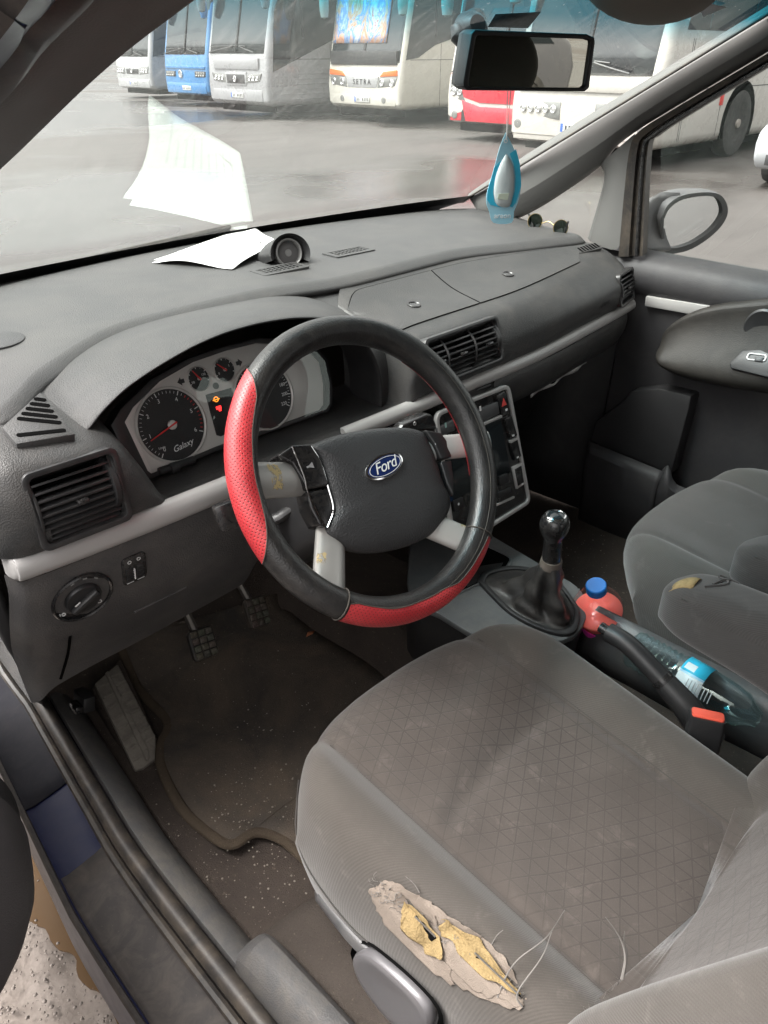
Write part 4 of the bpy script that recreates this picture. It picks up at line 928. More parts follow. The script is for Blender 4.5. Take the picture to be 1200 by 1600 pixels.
# triangular side-window vent in the left corner
tv = [at(3, 671, 'z', 1.132), at(63, 617, 'z', 1.1405), at(118, 682, 'z', 1.116), at(26, 699, 'z', 1.121)]
tf = Fr(sum(tv, V())/4, tv[2]-tv[0], tv[1]-tv[3]); q = [tf.loc(p) for p in tv]
q = [(a, b) for a, b, c in q]
tri = prism('side_window_vent', q, tf, -.010, .0045, padlid, da, bev=.002)
for k in range(7):
    s = (k+.7)/7.4; a = V((*q[3], 0)).lerp(V((*q[1], 0)), s); lft = V((*q[0], 0)).lerp(V((*q[1], 0)), max(0, s*1.02)); rgt = V((*q[2], 0)).lerp(V((*q[1], 0)), s)
    if s < .22: lft = V((*q[3], 0)).lerp(V((*q[0], 0)), s/.22)
    dlt = rgt-lft; 
    mid = (lft+rgt)/2; fr2 = Fr(tf.p(mid.x, mid.y, .0046), tf.u*dlt.x+tf.v*dlt.y, tf.v)
    L_ = dlt.length*.80
    if L_ > .006: prism('vent_slot', rrect(L_, .0068, .0030, 3), fr2, -.0008, .0006, void, tri)
# --- silver strips
def strip(name, pts, h=.029, mat=silver):
    P = []
    for p in cr(pts, 8):
        P.append([p+V((0, d, z)) for d, z in ((.012, h/2), (.006, h/2), (.0005, h*.40), (-.0035, h*.18), (-.005, -h*.15), (-.002, -h/2+.003), (.002, -h/2), (.012, -h/2))])
    return grid(name, P, mat, da, ang=60, caps=True)
strip('silver_strip', [(-.4015, .222, .9885), (-.397, .209, .988), (-.385, .203, .9875), (-.30, .199, .986), (-.20, .198, .984), (-.092, .200, .982)], .032)
strip('silver_strip', [(.12, .205, .985), (.25, .203, .986), (.45, .203, .987), (.65, .207, .987), (.85, .226, .987), (1.00, .243, .987), (1.095, .255, .988)], .025)
# --- driver knee panel
kp = {-.402: [(.240, .968), (.250, .93), (.290, .86), (.318, .80), (.316, .75), (.305, .712)],
      -.390: [(.212, .970), (.220, .93), (.255, .86), (.290, .80), (.298, .75), (.296, .716)],
      -.370: [(.204, .970), (.210, .93), (.236, .86), (.272, .80), (.292, .755), (.297, .725)],
      -.20: [(.200, .968), (.205, .93), (.222, .86), (.252, .80), (.278, .76), (.293, .733)],
      -.04: [(.203, .965), (.207, .93), (.222, .87), (.248, .81), (.276, .765), (.294, .738)],
      .02: [(.215, .965), (.240, .93), (.27, .88), (.30, .83), (.32, .79), (.335, .76)],
      .24: [(.215, .965), (.26, .93), (.30, .88), (.33, .83), (.35, .79), (.36, .76)]}
KP = sorted(kp)
def kps(x, v):
    p = [(pchip(KP, [kp[k][i][0] for k in KP], x), pchip(KP, [kp[k][i][1] for k in KP], x)) for i in range(6)]
    i = min(int(v), 4); t = v-i; p = [(2*p[0][0]-p[1][0], 2*p[0][1]-p[1][1])]+p+[(2*p[-1][0]-p[-2][0], 2*p[-1][1]-p[-2][1])]
    a, b, c, d = (np.array(q) for q in p[i:i+4]); q = .5*((2*b)+(c-a)*t+(2*a-5*b+4*c-d)*t*t+(3*b-a-3*c+d)*t**3); return V((x, q[0], q[1]))
kx = sorted(set([round(x, 3) for x in np.linspace(-.402, .24, 54)]+[-.398, -.394, -.386, -.382]))
rows = [[kps(x, v) for v in np.linspace(0, 5, 26)]+[kps(x, 5)+V((0, .02, .002)), kps(x, 5)+V((0, .16, .03))] for x in kx]
kpan = grid('knee_panel', rows, lowp, da, ang=50)
def kfr(px, py):
    best = None
    for x in np.linspace(-.40, -.05, 60):
        for v in np.linspace(.4, 4.9, 50):
            p = kps(x, v); d = p-CAM; w = d.dot(FW); e = (600+FPX*d.dot(RT)/w-px)**2+(800-FPX*d.dot(UP)/w-py)**2
            if best is None or e < best[0]: best = (e, x, v)
    _, x, v = best; du = kps(x+.004, v)-kps(x-.004, v); dv = kps(x, max(0, v-.05))-kps(x, min(5, v+.05)); return Fr(kps(x, v), du, dv)
f = kfr(133, 933)
ls = lathe('light_switch', [(.040, -.01), (.040, .002), (.038, .0035), (.036, .002), (.0355, -.001), (.024, -.001)], f, gloss, kpan, n=40)
lathe('switch_knob', [(.0235, -.003), (.0235, .004), (.022, .006), (.003, .006)], f, dark, ls, n=32)
rbox('knob_grip', f.at(0, 0).rot(35), .042, .010, .004, .014, dark, ls, bev=.003)
rbox('knob_mark', f.at(-.012, .008, .0146).rot(35+90), .0022, .008, 0, .0004, whitepl, ls, bev=0)
ring('switch_symbol', circ(.003, 12), circ(.0021, 12), f.at(.021, -.021), -.001, .0005, whitepl, ls); ring('switch_symbol', circ(.0028, 12), circ(.0019, 12), f.at(-.026, -.018), -.001, .0005, whitepl, ls)
rbox('switch_symbol', f.at(-.0305, -.018), .001, .006, -.001, .0004, whitepl, ls, bev=0)
for a, b in ((-.010, .030), (.006, .0315), (.020, .025)): rbox('switch_symbol', f.at(a, b).rot(-math.degrees(math.atan2(a, b))), .005, .0014, -.001, .0004, plain('dim_print', (.35, .35, .34), .5), ls, bev=0)
f = kfr(208, 886); lv = prism('headlamp_leveller', rrect(.034, .047, .006), f, -.004, .0022, gloss, kpan, bev=.001)
for s in (-1, 1):
    rbox('roller', f.at(s*.0075, -.006), .011, .024, 0, .004, dark, lv, bev=.002)
    for k in range(5): rbox('roller_tooth', f.at(s*.0075, -.015+k*.0045), .010, .0014, .004, .0047, ventm, lv, bev=0)
    ring('leveller_symbol', circ(.0028, 10), circ(.002, 10), f.at(s*.0065, .0155), .0018, .0026, whitepl, lv)
rbox('leveller_mark', f.at(-.0015, -.006), .0016, .018, .003, .0052, whitepl, lv, bev=0)
for s in (-1, 1): rbox('leveller_mark', f.at(s*.0075, -.0205), .010, .0010, .0018, .0027, whitepl, lv, bev=0)
f = kfr(250, 937); prism('panel_crease', rrect(.085, .006, .0029, 4), f.rot(1), -.003, .0022, lowp, kpan, bev=.0018)
a = [kfr(x, y) for x, y in ((109, 995), (106, 1020), (100, 1045), (96, 1060))]; tube('panel_gap', [q.o+q.n*.0008 for q in a], .0022, void, kpan, n=6, sm=4)
# --- passenger lower roll and the ledge under it
gx = sorted([.50, .55, .62, .70, .80, .90, 1.0, 1.06, 1.10, 1.118])
def gl_(x):
    k = max(0, (x-1.06)/.058)**2
    dy = pchip([.5, .65, .85, 1.0, 1.12], [0, 0, .018, .036, .05], x)
    return [(.210+dy+.05*k, .973), (.204+dy+.05*k, .960), (.205+dy+.06*k, .94), (.214+dy+.06*k, .915), (.228+dy+.05*k, .895), (.24+dy+.04*k, .884-.003*k), (.262+dy, .878), (.40, .872)]
grid('glovebox_roll', [[V((x, y, z)) for y, z in gl_(x)] for x in np.linspace(.50, 1.118, 30)], fasc, da, sub=1)
grid('torn_edge_strip', [[V((x, gl_(x)[5][0]-.004-.004*math.sin(x*60), gl_(x)[5][1]-.001+w*(.009+.003*math.sin(x*47)+.002*math.sin(x*131)))) for w in (0, 1)] for x in np.linspace(.665, .93, 30)], plain('torn_silver_edge', (.42, .41, .40), .5, var=.3, vscale=60), da, solid=.0015)
grid('footwell_back', [[V((x, y, z)) for y, z in ((.40, .872), (.46, .80), (.52, .62), (.60, .45), (.58, .40))] for x in np.linspace(.47, 1.13, 10)], doorm, da)
#rbox('shelf_edge', Fr(at(868, 640, 'y', .40), (1, 0, .0), (0, 0, 1)), .10, .010, -.03, .01, dark, da, bev=.004)
text('airbag_mark', 'AIRBAG', .014, Fr(S(.90, 4.6)+Sn(.90, 4.6)*.0006, (1, .06, 0), (0, 0, 1)), dark, da, .0003)
# steering column shroud behind the wheel
WC = V((.008, .025, 1.040)); al, be = R(34.4), R(-2.9)
AX = V((0, -math.cos(al), math.sin(al))); AX = V((AX.x*math.cos(be)-AX.y*math.sin(be), AX.x*math.sin(be)+AX.y*math.cos(be), AX.z))
WU = AX.cross(V((0, 0, 1))).normalized()
WU = -WU if WU.x < 0 else WU
WF = Fr(WC, WU, V((0, .5, 1))); WF = Fr(WC, WU, AX.cross(WU))
if WF.n.dot(AX) < 0: WF = Fr(WC, WU, -AX.cross(WU))
rows = []
for c, w, h, dz in ((-.05, .075, .055, -.01), (-.09, .085, .065, -.012), (-.17, .09, .072, -.02), (-.26, .09, .075, -.03)):
    rows.append([WF.p(a*1.0, b+dz, c) for a, b in rrect(2*w, 2*h, .03, 4)])
grid('column_shroud', rows, dark, da, cv=True, caps=True, sub=1)
# ================================================================== instrument cluster
ic = thing('instrument_cluster', 'silver faced instrument cluster with black dials under the hood', 'gauges', (-.02, .32, .98))
IF = Fr((-.02, .318, 1.045), (1, 0, 0), (0, .36, .93))
out = [(193, 660), (206, 637), (248, 596), (300, 566), (352, 548), (400, 536), (450, 538), (484, 550), (499, 566), (506, 600), (506, 632), (500, 641), (440, 662), (340, 697), (235, 741), (229, 736)]
poly = [IF.px(x, y) for x, y in out]
face = prism('face_plate', poly, IF, -.012, 0, alu, ic, bev=.0015)
def rel(p, k):
    cx_ = sum(a for a, b in poly)/len(poly); cy_ = sum(b for a, b in poly)/len(poly); return (cx_+(p[0]-cx_)*k, cy_+(p[1]-cy_)*k)
ring('cluster_rim', [rel(p, 1.10) for p in poly], [rel(p, .995) for p in poly], IF, -.03, .003, dark, ic, bev=.001)
def dial(cx, cy, r, a0, a1, major, minor, nums, needle, redz=None, numr=.72, ns=.0085):
    f = IF.at(cx, cy); nm = 'dial'
    d = lathe(nm, [(r*1.06, -.002), (r*1.06, .0025), (r*1.02, .004), (r*.985, .0022), (r*.985, .0008)], f, alu, ic, n=48)
    lathe('dial_face', [(r*.988, -.001), (r*.988, .0008), (.001, .0009)], f, dialm, d, n=48)
    for i in range(minor+1):
        t = a0+(a1-a0)*i/minor; mj = i % (minor//major) == 0; k = R(t)
        rz = redz and i/minor > redz
        ff = f.at(r*.90*math.cos(k), r*.90*math.sin(k), .001).rot(t-90)
        rbox('tick', ff, .0012 if mj else (.0012 if rz else .0005), r*(.12 if mj else .065), 0, .0003, redpr if rz and not mj else whitepl, d, bev=0)
    for i, s in enumerate(nums):
        if s == '': continue
        t = R(a0+(a1-a0)*i/(len(nums)-1)); text('numeral', s, ns, f.at(r*numr*math.cos(t), r*numr*math.sin(t), .0012), whitepl, d, .0001)
    t, ln, nmat = needle; k = R(t); L_ = r*ln
    ff = f.at(0, 0, .004).rot(t)
    prism('needle', [(-r*.14, -.0013), (L_, -.0005), (L_, .0005), (-r*.14, .0013)], ff, 0, .0012, redpr, d)
    lathe('needle_hub', [(r*.13, .001), (r*.13, .0038), (r*.11, .0046), (.0005, .0046)], f, nmat, d, n=24)
    return d
tc = IF.px(268, 664); te = IF.px(324, 655); rt = .052
tach = dial(*tc, rt, 232, -28, 6, 36, ['0', '1', '2', '3', '4', '5', '6'], (196, .80, alu), redz=.72)
text('numeral_note', '1/min', .005, IF.at(tc[0]-.026, tc[1]-.026, .0012), whitepl, tach, .0001)
text('script_lettering', 'Galaxy', .0125, IF.at(tc[0]+.006, tc[1]-.033, .0012).rot(6), whitepl, tach, .0001, shear=.35)
sc_ = IF.px(412, 618)
sp_ = dial(*sc_, rt, 215, -35, 11, 44, ['', '20', '40', '60', '80', '100', '120', '140', '160', '180', '200', '220'][0:12], (208, .78, alu), ns=.0075, numr=.74)
for (x, y), t, nm in (((310, 592), 120, ('50', '', '130')), ((350, 578), 135, ('0', '', '1'))):
    c = IF.px(x, y); d = dial(*c, .0175, 200, -20, 4, 8, ['', '', ''], (t, .9, alu), ns=.004)
    f = IF.at(c[0], c[1]); text('numeral', nm[0], .0050, f.at(-.0105, -.003, .0012), whitepl, d, .0001); text('numeral', nm[2], .0050, f.at(.0095, .004, .0012), whitepl, d, .0001)
q = IF.px(337, 603); lathe('light_sensor', [(.005, 0), (.005, .001), (.0005, .0012)], IF.at(*q), dialm, ic, n=16)
dp = [IF.px(x, y) for x, y in ((321, 617), (361, 606), (372, 660), (366, 672), (345, 682), (338, 680))]
disp = prism('warning_display', dp, IF, -.002, .0012, dialm, ic, bev=.0006)
q = IF.px(337, 624); ring('warning_lamp', circ(.0042, 14), circ(.0030, 14), IF.at(*q), .0011, .0016, warnamb, disp); rbox('warning_lamp', IF.at(q[0], q[1]-.0005), .012, .0012, .0011, .0015, warnamb, disp, bev=0)
q = IF.px(341, 637); rbox('warning_lamp', IF.at(*q), .0085, .0048, .0011, .0016, warnred, disp, bev=0); rbox('warning_lamp', IF.at(q[0]+.001, q[1]-.004), .004, .003, .0011, .0016, warnred, disp, bev=0)
for (x, y), s in (((283, 596), -1), ((373, 567), 1)):
    c = IF.px(x, y); prism('turn_arrow', [(s*.0065, 0), (0, .006), (0, .003), (-s*.005, .003), (-s*.005, -.003), (0, -.003), (0, -.006)][::s], IF.at(*c), -.001, .0006, dialm, ic)
for a, b in (((246, 737), (272, 728)), ((272, 728), (300, 718))):
    pa, pb = IF.px(*a), IF.px(*b); tube('column_lever_stub', [IF.p(*pa, .006), IF.p(*pb, .006)], .0058, dark, ic, n=10)
lathe('stub_end', [(.008, -.006), (.008, .006), (.005, .007)], Fr(IF.p(*IF.px(268, 731), .008), IF.v, IF.n), dark, ic, n=14)
grid('cluster_lens', [[IF.p(*rel(poly[i], k), .012+.004*k) for i in range(len(poly))] for k in (1.0, .5, .02)], lensg, ic, cv=True)
# ================================================================== steering wheel
sw_t = thing('steering_wheel', 'four spoke steering wheel in a black and red leather cover', 'steering wheel', WC)
RR, rr = .186, .019
def rim(th, ph, o=0): k = RR+(rr+o)*math.cos(ph); return WF.p(k*math.cos(th), k*math.sin(th), (rr+o)*math.sin(ph))
nt, nph = 720, 90
TH = np.linspace(-math.pi, math.pi, nt, endpoint=False); PH = np.linspace(-math.pi, math.pi, nph, endpoint=False)
_t, _f = np.meshgrid(TH, PH, indexing='ij'); _k = RR+rr*np.cos(_f)
def A3(v): return np.array(v)[None, None, :]
RP_ = A3(WF.o)+(_k*np.cos(_t))[..., None]*A3(WF.u)+(_k*np.sin(_t))[..., None]*A3(WF.v)+(rr*np.sin(_f))[..., None]*A3(WF.n)
RN_ = (np.cos(_f)*np.cos(_t))[..., None]*A3(WF.u)+(np.cos(_f)*np.sin(_t))[..., None]*A3(WF.v)+np.sin(_f)[..., None]*A3(WF.n)
def project(Pn):
    d = Pn-A3(CAM); w = d@np.array(FW); return 600+FPX*(d@np.array(RT))/w, 800-FPX*(d@np.array(UP))/w
_X, _Y = project(RP_); _vis = ((RP_-A3(CAM))*RN_).sum(-1) < 0
def rim_uv(px, py):
    e = (_X-px)**2+(_Y-py)**2+np.where(_vis, 0, 1e6); i, j = np.unravel_index(np.argmin(e), e.shape); return TH[i], PH[j]
rimo = grid('rim', [[rim(2*math.pi*i/96, 2*math.pi*j/20) for j in range(20)] for i in range(96)], leather, sw_t, cu=True, cv=True, ang=0)
def unwrap(a, ref): return a+2*math.pi*round((ref-a)/(2*math.pi))
def red_panel(bound, lo, off=.0009, other=None):
    """bound: picture points of the edge facing the driver; lo: the far edge's tube angle"""
    uv_ = [rim_uv(*p) for p in bound]; t0 = uv_[0][0]; uv_ = [(unwrap(t, t0), f) for t, f in uv_]
    uv_.sort(); t_ = [u[0]+i*1e-5 for i, u in enumerate(uv_)]; f_ = [u[1] for u in uv_]
    lo_ = lo if callable(lo) else (lambda s: lo)
    n, m = 48, 14; P = []; UVs = []; edge = []
    for i in range(n):
        t = t_[0]+(t_[-1]-t_[0])*i/(n-1); fmax = pchip(t_, f_, t); l = min(lo_(i/(n-1)), fmax-.02)
        P.append([rim(t, l+(fmax-l)*j/(m-1), off) for j in range(m)]); UVs.append([(RR*t*1.05, rr*(l+(fmax-l)*j/(m-1))) for j in range(m)]); edge.append(rim(t, fmax, off))
    o = grid('red_leather_panel', P, redl, rimo, uv=UVs, ang=0)
    tube('seam', edge, .0008, thread2, o, n=6)
    return o
thread2 = plain('seam_thread', (.05, .043, .036), .7)
red_panel([(387, 576), (396, 590), (400, 606), (400, 622), (396, 650), (394, 680), (394, 710), (398, 740), (404, 770), (412, 800), (417, 830), (417, 852), (414, 870), (411, 880)], -2.3)
o = red_panel([(548, 945), (560, 944), (585, 949), (614, 952), (640, 946), (656, 940), (690, 923), (720, 906), (745, 872), (762, 838)], lambda s: -.28-1.5*max(0, (s-.30))**.8)
t0, t1 = rim_uv(640, 560)[0], rim_uv(735, 742)[0]
grid('red_leather_panel', [[rim(t0+(t1-t0)*i/30, R(203)+R(140)*j/10, .0009) for j in range(11)] for i in range(31)], redl, rimo, uv=[[(RR*(t0+(t1-t0)*i/30), rr*R(140)*j/10) for j in range(11)] for i in range(31)], ang=0)
for a, b in ((rim_uv(545, 930)[0], rim_uv(768, 838)[0]),):
    for t in (a, b): tube('cover_joint', [rim(t, f, .0012) for f in np.linspace(-1.2, 3.2, 16)], .0010, thread2, rimo, n=6)
tube('seam', [rim(t, 1.75, .0004) for t in np.linspace(rim_uv(768, 838)[0], rim_uv(768, 838)[0]+1.5, 40)], .0005, thread2, rimo, n=6)
tube('seam', [rim(t, 1.75, .0004) for t in np.linspace(rim_uv(548, 930)[0], rim_uv(768, 838)[0], 40)], .0005, thread2, rimo, n=6)
c_ = -.030
pad_px = [(484, 695), (520, 681), (563, 671), (622, 666), (659, 672), (672, 690), (684, 720), (694, 753), (706, 780), (702, 803), (684, 830), (647, 851), (597, 863), (555, 861), (520, 843), (511, 826), (521, 795), (513, 762), (501, 720)]
pp_ = [WF.px(x, y, c_) for x, y in pad_px]; pp_ = [(q.x, q.y) for q in cr([V((*q, 0)) for q in pp_+[pp_[0]]], 4)[:-1]]
pcx = sum(a for a, b in pp_)/len(pp_); pcy = sum(b for a, b in pp_)/len(pp_)
rows = [[WF.p(pcx+(a-pcx)*k, pcy+(b-pcy)*k, c) for a, b in pp_] for k, c in ((.80, -.075), (.98, -.055), (1, -.040), (.995, -.033), (.96, -.027), (.88, -.0225), (.72, -.0185), (.5, -.016), (.25, -.0148), (.02, -.0145))]
def padmat():
    m, N, L, B = nodes('airbag_pad_plastic'); co = objco(N); vo = N.new('ShaderNodeTexVoronoi'); vo.inputs['Scale'].default_value = 420; L.new(co, vo.inputs['Vector'])
    n = noise(N, L, 9, 5, .6, co); L.new(mixc(N, L, n, (.026, .026, .027), (.040, .040, .041)), B.inputs['Base Color']); B.inputs['Roughness'].default_value = .46
    bump(N, L, B, vo.outputs['Distance'], .55, .0012); return m
apad = grid('airbag_pad', rows, padmat(), sw_t, cv=True, caps=True, sub=1)
rows = [[WF.p(pcx+(a-pcx)*k, pcy+(b-pcy)*k, c) for a, b in pp_] for k, c in ((.78, -.052), (.80, -.09), (.62, -.12), (.45, -.15))]
grid('hub', rows, dark, sw_t, cv=True, caps=True)
def plate_px(name, px, c0, c1, mat, parent, bev=.002, seg=3, fit=None, pl=c_):
    return prism(name, [WF.px(x, y, pl) for x, y in px], WF, c0, c1, mat, parent, bev=bev, seg=seg, fit=fit)
hb = plate_px('horn_button', [(432, 713), (455, 697), (483, 695), (500, 720), (512, 760), (477, 766), (468, 748), (455, 725)], -.062, -.025, gloss, sw_t, .003)
plate_px('button_module', [(478, 769), (512, 763), (520, 795), (511, 824), (498, 822), (484, 795)], -.060, -.027, gloss, sw_t, .003)
hb2 = plate_px('horn_button', [(661, 673), (686, 677), (695, 690), (703, 716), (686, 719), (674, 692)], -.062, -.024, dark, sw_t, .003)
plate_px('button_module', [(687, 722), (704, 719), (708, 750), (708, 776), (697, 756)], -.060, -.027, dark, sw_t, .003)
def horn(x, y, parent):
    f = WF.at(*WF.px(x, y, -.025), -.0248); prism('horn_symbol', [(-.006, -.0012), (-.002, -.0012), (.004, -.004), (.004, .004), (-.002, .0012), (-.006, .0012)], f, 0, .0006, plain('symbol_grey', (.34, .34, .34), .5), parent)
horn(485, 728, hb); horn(684, 692, hb2)
tube('chrome_line', [WF.p(*WF.px(x, y, -.026), -.025) for x, y in ((456, 698), (466, 722), (476, 748), (480, 768), (492, 795), (506, 822))], .0012, chrome, hb, n=6, sm=4)
tube('chrome_line', [WF.p(*WF.px(x, y, -.026), -.0265) for x, y in ((486, 697), (501, 722), (513, 762), (521, 796), (512, 824))], .0010, chrome, apad, n=6, sm=4)
def spoke(p0, p1, w0, w1):
    """one satin spoke, rounded across, running under the rim"""
    a, b = WF.px(*p0, -.02), WF.px(*p1, -.02); P0, P1 = WF.p(*a, -.046), WF.p(*b, -.012)
    return tube('spoke', [P0.lerp(P1, t) for t in np.linspace(0, 1, 6)], lambda t: w0+(w1-w0)*t, spokem, sw_t, n=24, flat=.52, up=WF.n)
s1_ = spoke((482, 742), (386, 754), .0225, .0235)
s2_ = spoke((668, 697), (758, 694), .0185, .0175)
s3_ = spoke((532, 828), (508, 935), .0215, .0235)
s4_ = spoke((668, 806), (750, 858), .0205, .0200)
def wear(parent, p0, p1, w0, w1, t0, t1, a0, a1):
    """yellowed patch where the silver has worn through"""
    a, b = WF.px(*p0, -.02), WF.px(*p1, -.02); P0, P1 = WF.p(*a, -.046), WF.p(*b, -.012); t_ = (P1-P0).normalized(); up_ = (WF.n-t_*WF.n.dot(t_)).normalized(); bb = t_.cross(up_); P = []
    for i in range(9):
        r = []
        for j in range(7):
            t = t0+(t1-t0)*(i/8+.06*math.sin(j*2.1)); g = R(a0+(a1-a0)*(j/6+.05*math.sin(i*1.7))); q = w0+(w1-w0)*t+.0004
            r.append(P0.lerp(P1, t)+up_*(math.sin(g)*q*.52)+bb*(math.cos(g)*q))
        P.append(r)
    grid('worn_patch', P, woodb, parent, ang=0)
wear(s1_, (482, 742), (386, 754), .0225, .0235, .50, .72, 40, 125)
wear(s3_, (532, 828), (508, 935), .0215, .0235, .42, .58, 20, 60)
wear(s4_, (668, 806), (750, 858), .0205, .0200, .58, .74, 130, 165)
bc = WF.px(600, 729, -.014); BF = WF.at(bc[0], bc[1], -.0140).rot(3)
bd = prism('badge', circ(.0335, 40, ry=.0160), BF, -.004, .0022, chrome, sw_t, bev=.0012)
prism('badge_field', circ(.0298, 40, ry=.0130), BF, .0018, .0030, plain('badge_blue', (.010, .022, .095), .22), bd)
ring('badge_line', circ(.0280, 40, ry=.0116), circ(.0272, 40, ry=.0109), BF, .0028, .0034, whitepl, bd)
text('badge_script', 'Ford', .0215, BF.at(0, .0005, .0030), whitepl, bd, .0004, shear=.35, spacing=.92)
q = WF.px(617, 795, -.016); f = WF.at(q[0], q[1], -.0172)
ring('airbag_outline', rrect(.036, .0095, .0045), rrect(.034, .0078, .0038), f, -.002, .0005, dark, apad); text('airbag_mark', 'AIRBAG', .0078, f, dark, apad, .0006)
# stalks
lk = tube('indicator_stalk', [WF.p(-.06, .0, -.075), V((-.09, .13, .955)), at(357, 803, 'y', .125)], lambda t: .008+.005*t, dark, sw_t, n=10, sm=4, flat=.8)
sf_ = Fr(at(352, 806, 'y', .120), V((.25, -.2, .9)), V((-.3, .9, .3))); rbox('stalk_end', Fr(at(352, 805, 'y', .12), V((1, -.25, .15)), V((.25, .15, 1))), .026, .036, -.006, .010, gloss, sw_t, bev=.004)
tube('wiper_stalk', [WF.p(.05, .01, -.075), V((.13, .14, .985)), at(640, 668, 'y', .135)], .009, dark, sw_t, n=10, sm=4, flat=.8)
wf_ = Fr(at(655, 662, 'y', .13), at(682, 645, 'y', .13)-at(625, 675, 'y', .13), V((0, .1, 1)))
ws_ = prism('stalk_paddle', [wf_.px(x, y) for x, y in ((618, 678), (628, 662), (664, 646), (672, 647), (679, 662), (680, 670), (650, 672))], wf_, -.014, .004, gloss, sw_t, bev=.003)
ring('stalk_symbol', circ(.0032, 12), circ(.0022, 12), wf_.at(*wf_.px(645, 661)), .004, .0046, whitepl, ws_)

# ================================================================== centre stack
cs_t = thing('radio_panel', 'silver framed centre console panel with dark screen and switches', 'radio panel', (.38, .15, .70))
SF = Fr((.37, .190, .958), (1, 0, 0), (0, .05, .235))
tr_ = SF.px(786, 604); br_ = SF.px(822, 766)
ar = (tr_[0]+br_[0])/2; zt, zb_ = tr_[1], SF.px(790, 800)[1]-.004
def sx(u, v): return (-ar+u*2*ar, zt+(zb_-zt)*v)        # 0..1 across and down
def rounded(poly, r, n=4):
    o = []; m = len(poly)
    for i in range(m):
        p, a, c = V((*poly[i], 0)), V((*poly[i-1], 0)), V((*poly[(i+1) % m], 0)); u, w = (a-p).normalized(), (c-p).normalized()
        for k in range(n+1):
            t = k/n; o.append(tuple(((p+u*r)*(1-t)**2+p*2*t*(1-t)+(p+w*r)*t*t).xy))
    return o
BRc = SF.px(828, 785); TRc = SF.px(794, 599); BLc = (-.052, BRc[1]-.004); TLc = (-.056, TRc[1]+.004)
quad = [TLc, TRc, BRc, BLc]; qc = (sum(p[0] for p in quad)/4, sum(p[1] for p in quad)/4)
def inset(d): return [(p[0]-math.copysign(d, p[0]-qc[0]), p[1]-math.copysign(d, p[1]-qc[1])) for p in quad]
prism('surround', rounded(inset(-.009), .024), SF, -.16, -.002, dark, cs_t, bev=.005)
ring('silver_frame', rounded(quad, .018), rounded(inset(.0075), .012), SF, -.004, .004, silver, cs_t, bev=.0012)
prism('panel_bed', rounded(inset(.006), .012), SF, -.006, -.001, gloss, cs_t)
def q4(pts, nm, m, c0=-.002, c1=.003, bev=.0015, par=cs_t):
    return prism(nm, [SF.px(x, y) for x, y in pts], SF, c0, c1, m, par, bev=bev)
q4([(745, 640), (776, 627), (779, 646), (750, 660)], 'seat_heater_panel', plain('switch_grey', (.07, .07, .072), .45), c1=.0035)
q4([(739, 666), (782, 648), (783, 652), (740, 671)], 'silver_divider', silver, c1=.004, bev=.001)
scrm = plain('dark_screen', (.012, .016, .018), .12, spec=.6, rvar=.02)
q4([(672, 700), (781, 654), (797, 738), (690, 790)], 'screen', scrm, c1=.0022, bev=.0008)
hz_ = q4([(773, 618), (786, 611), (795, 643), (783, 650)], 'hazard_switch', gloss, c1=.0048)
f = SF.at(*SF.px(784, 628), .0046); prism('hazard_triangle', [(-.0075, -.007), (.0075, -.007), (0, .008)], f, 0, .0008, redbtn, hz_)
rbox('switch_mark', SF.at(*SF.px(788, 640), .0048), .006, .004, 0, .0006, whitepl, hz_, bev=0)
b2 = q4([(786, 655), (797, 649), (806, 680), (796, 686)], 'panel_switch', gloss, c1=.0045); rbox('switch_mark', SF.at(*SF.px(799, 680), .0045), .006, .003, 0, .0006, whitepl, b2, bev=0)
b3 = q4([(795, 692), (806, 686), (812, 712), (803, 720)], 'panel_switch', gloss, c1=.0045); rbox('switch_mark', SF.at(*SF.px(806, 714), .0045), .006, .003, 0, .0006, whitepl, b3, bev=0)
q4([(795, 688), (806, 683), (807, 687), (796, 693)], 'silver_divider', silver, c1=.0042, bev=.0006)
q4([(799, 730), (814, 722), (819, 755), (806, 764)], 'switch_bezel', silver, c1=.0035, bev=.001); b4 = q4([(802, 733), (812, 727), (816, 753), (807, 759)], 'panel_switch', gloss, c1=.0048, bev=.001); rbox('switch_mark', SF.at(*SF.px(813, 756), .0048), .006, .003, 0, .0006, whitepl, b4, bev=0)
for pts in ([(778, 745), (791, 739), (793, 753), (780, 759)], [(776, 770), (796, 761), (797, 768), (777, 778)], [(706, 782), (721, 776), (724, 792), (709, 799)], [(745, 640-30), (765, 602), (765, 600), (745, 608)]):
    q4(pts, 'radio_button', dark, c1=.004, bev=.0008)
q4([(775, 788), (803, 775), (803, 778), (775, 791)], 'silver_divider', silver, c1=.002, bev=.0004)
f = SF.at(*SF.px(714, 787), .004); lathe('button_mark', [(.0025, 0), (.0025, .0005), (.0003, .0006)], f, whitepl, cs_t, n=10)
f = SF.at(*SF.px(693, 663), .0035); q4([(680, 668), (707, 655), (709, 672), (683, 684)], 'seat_heater_panel', plain('switch_grey_b', (.07, .07, .072), .45), c1=.0035); rbox('switch_mark', SF.at(*SF.px(694, 664), .0035), .004, .009, 0, .0006, plain('mark_teal', (.35, .55, .5), .5), cs_t, bev=0)
rbox('switch_mark', SF.at(*SF.px(748, 638), .0035), .0045, .009, 0, .0006, whitepl, cs_t, bev=0)

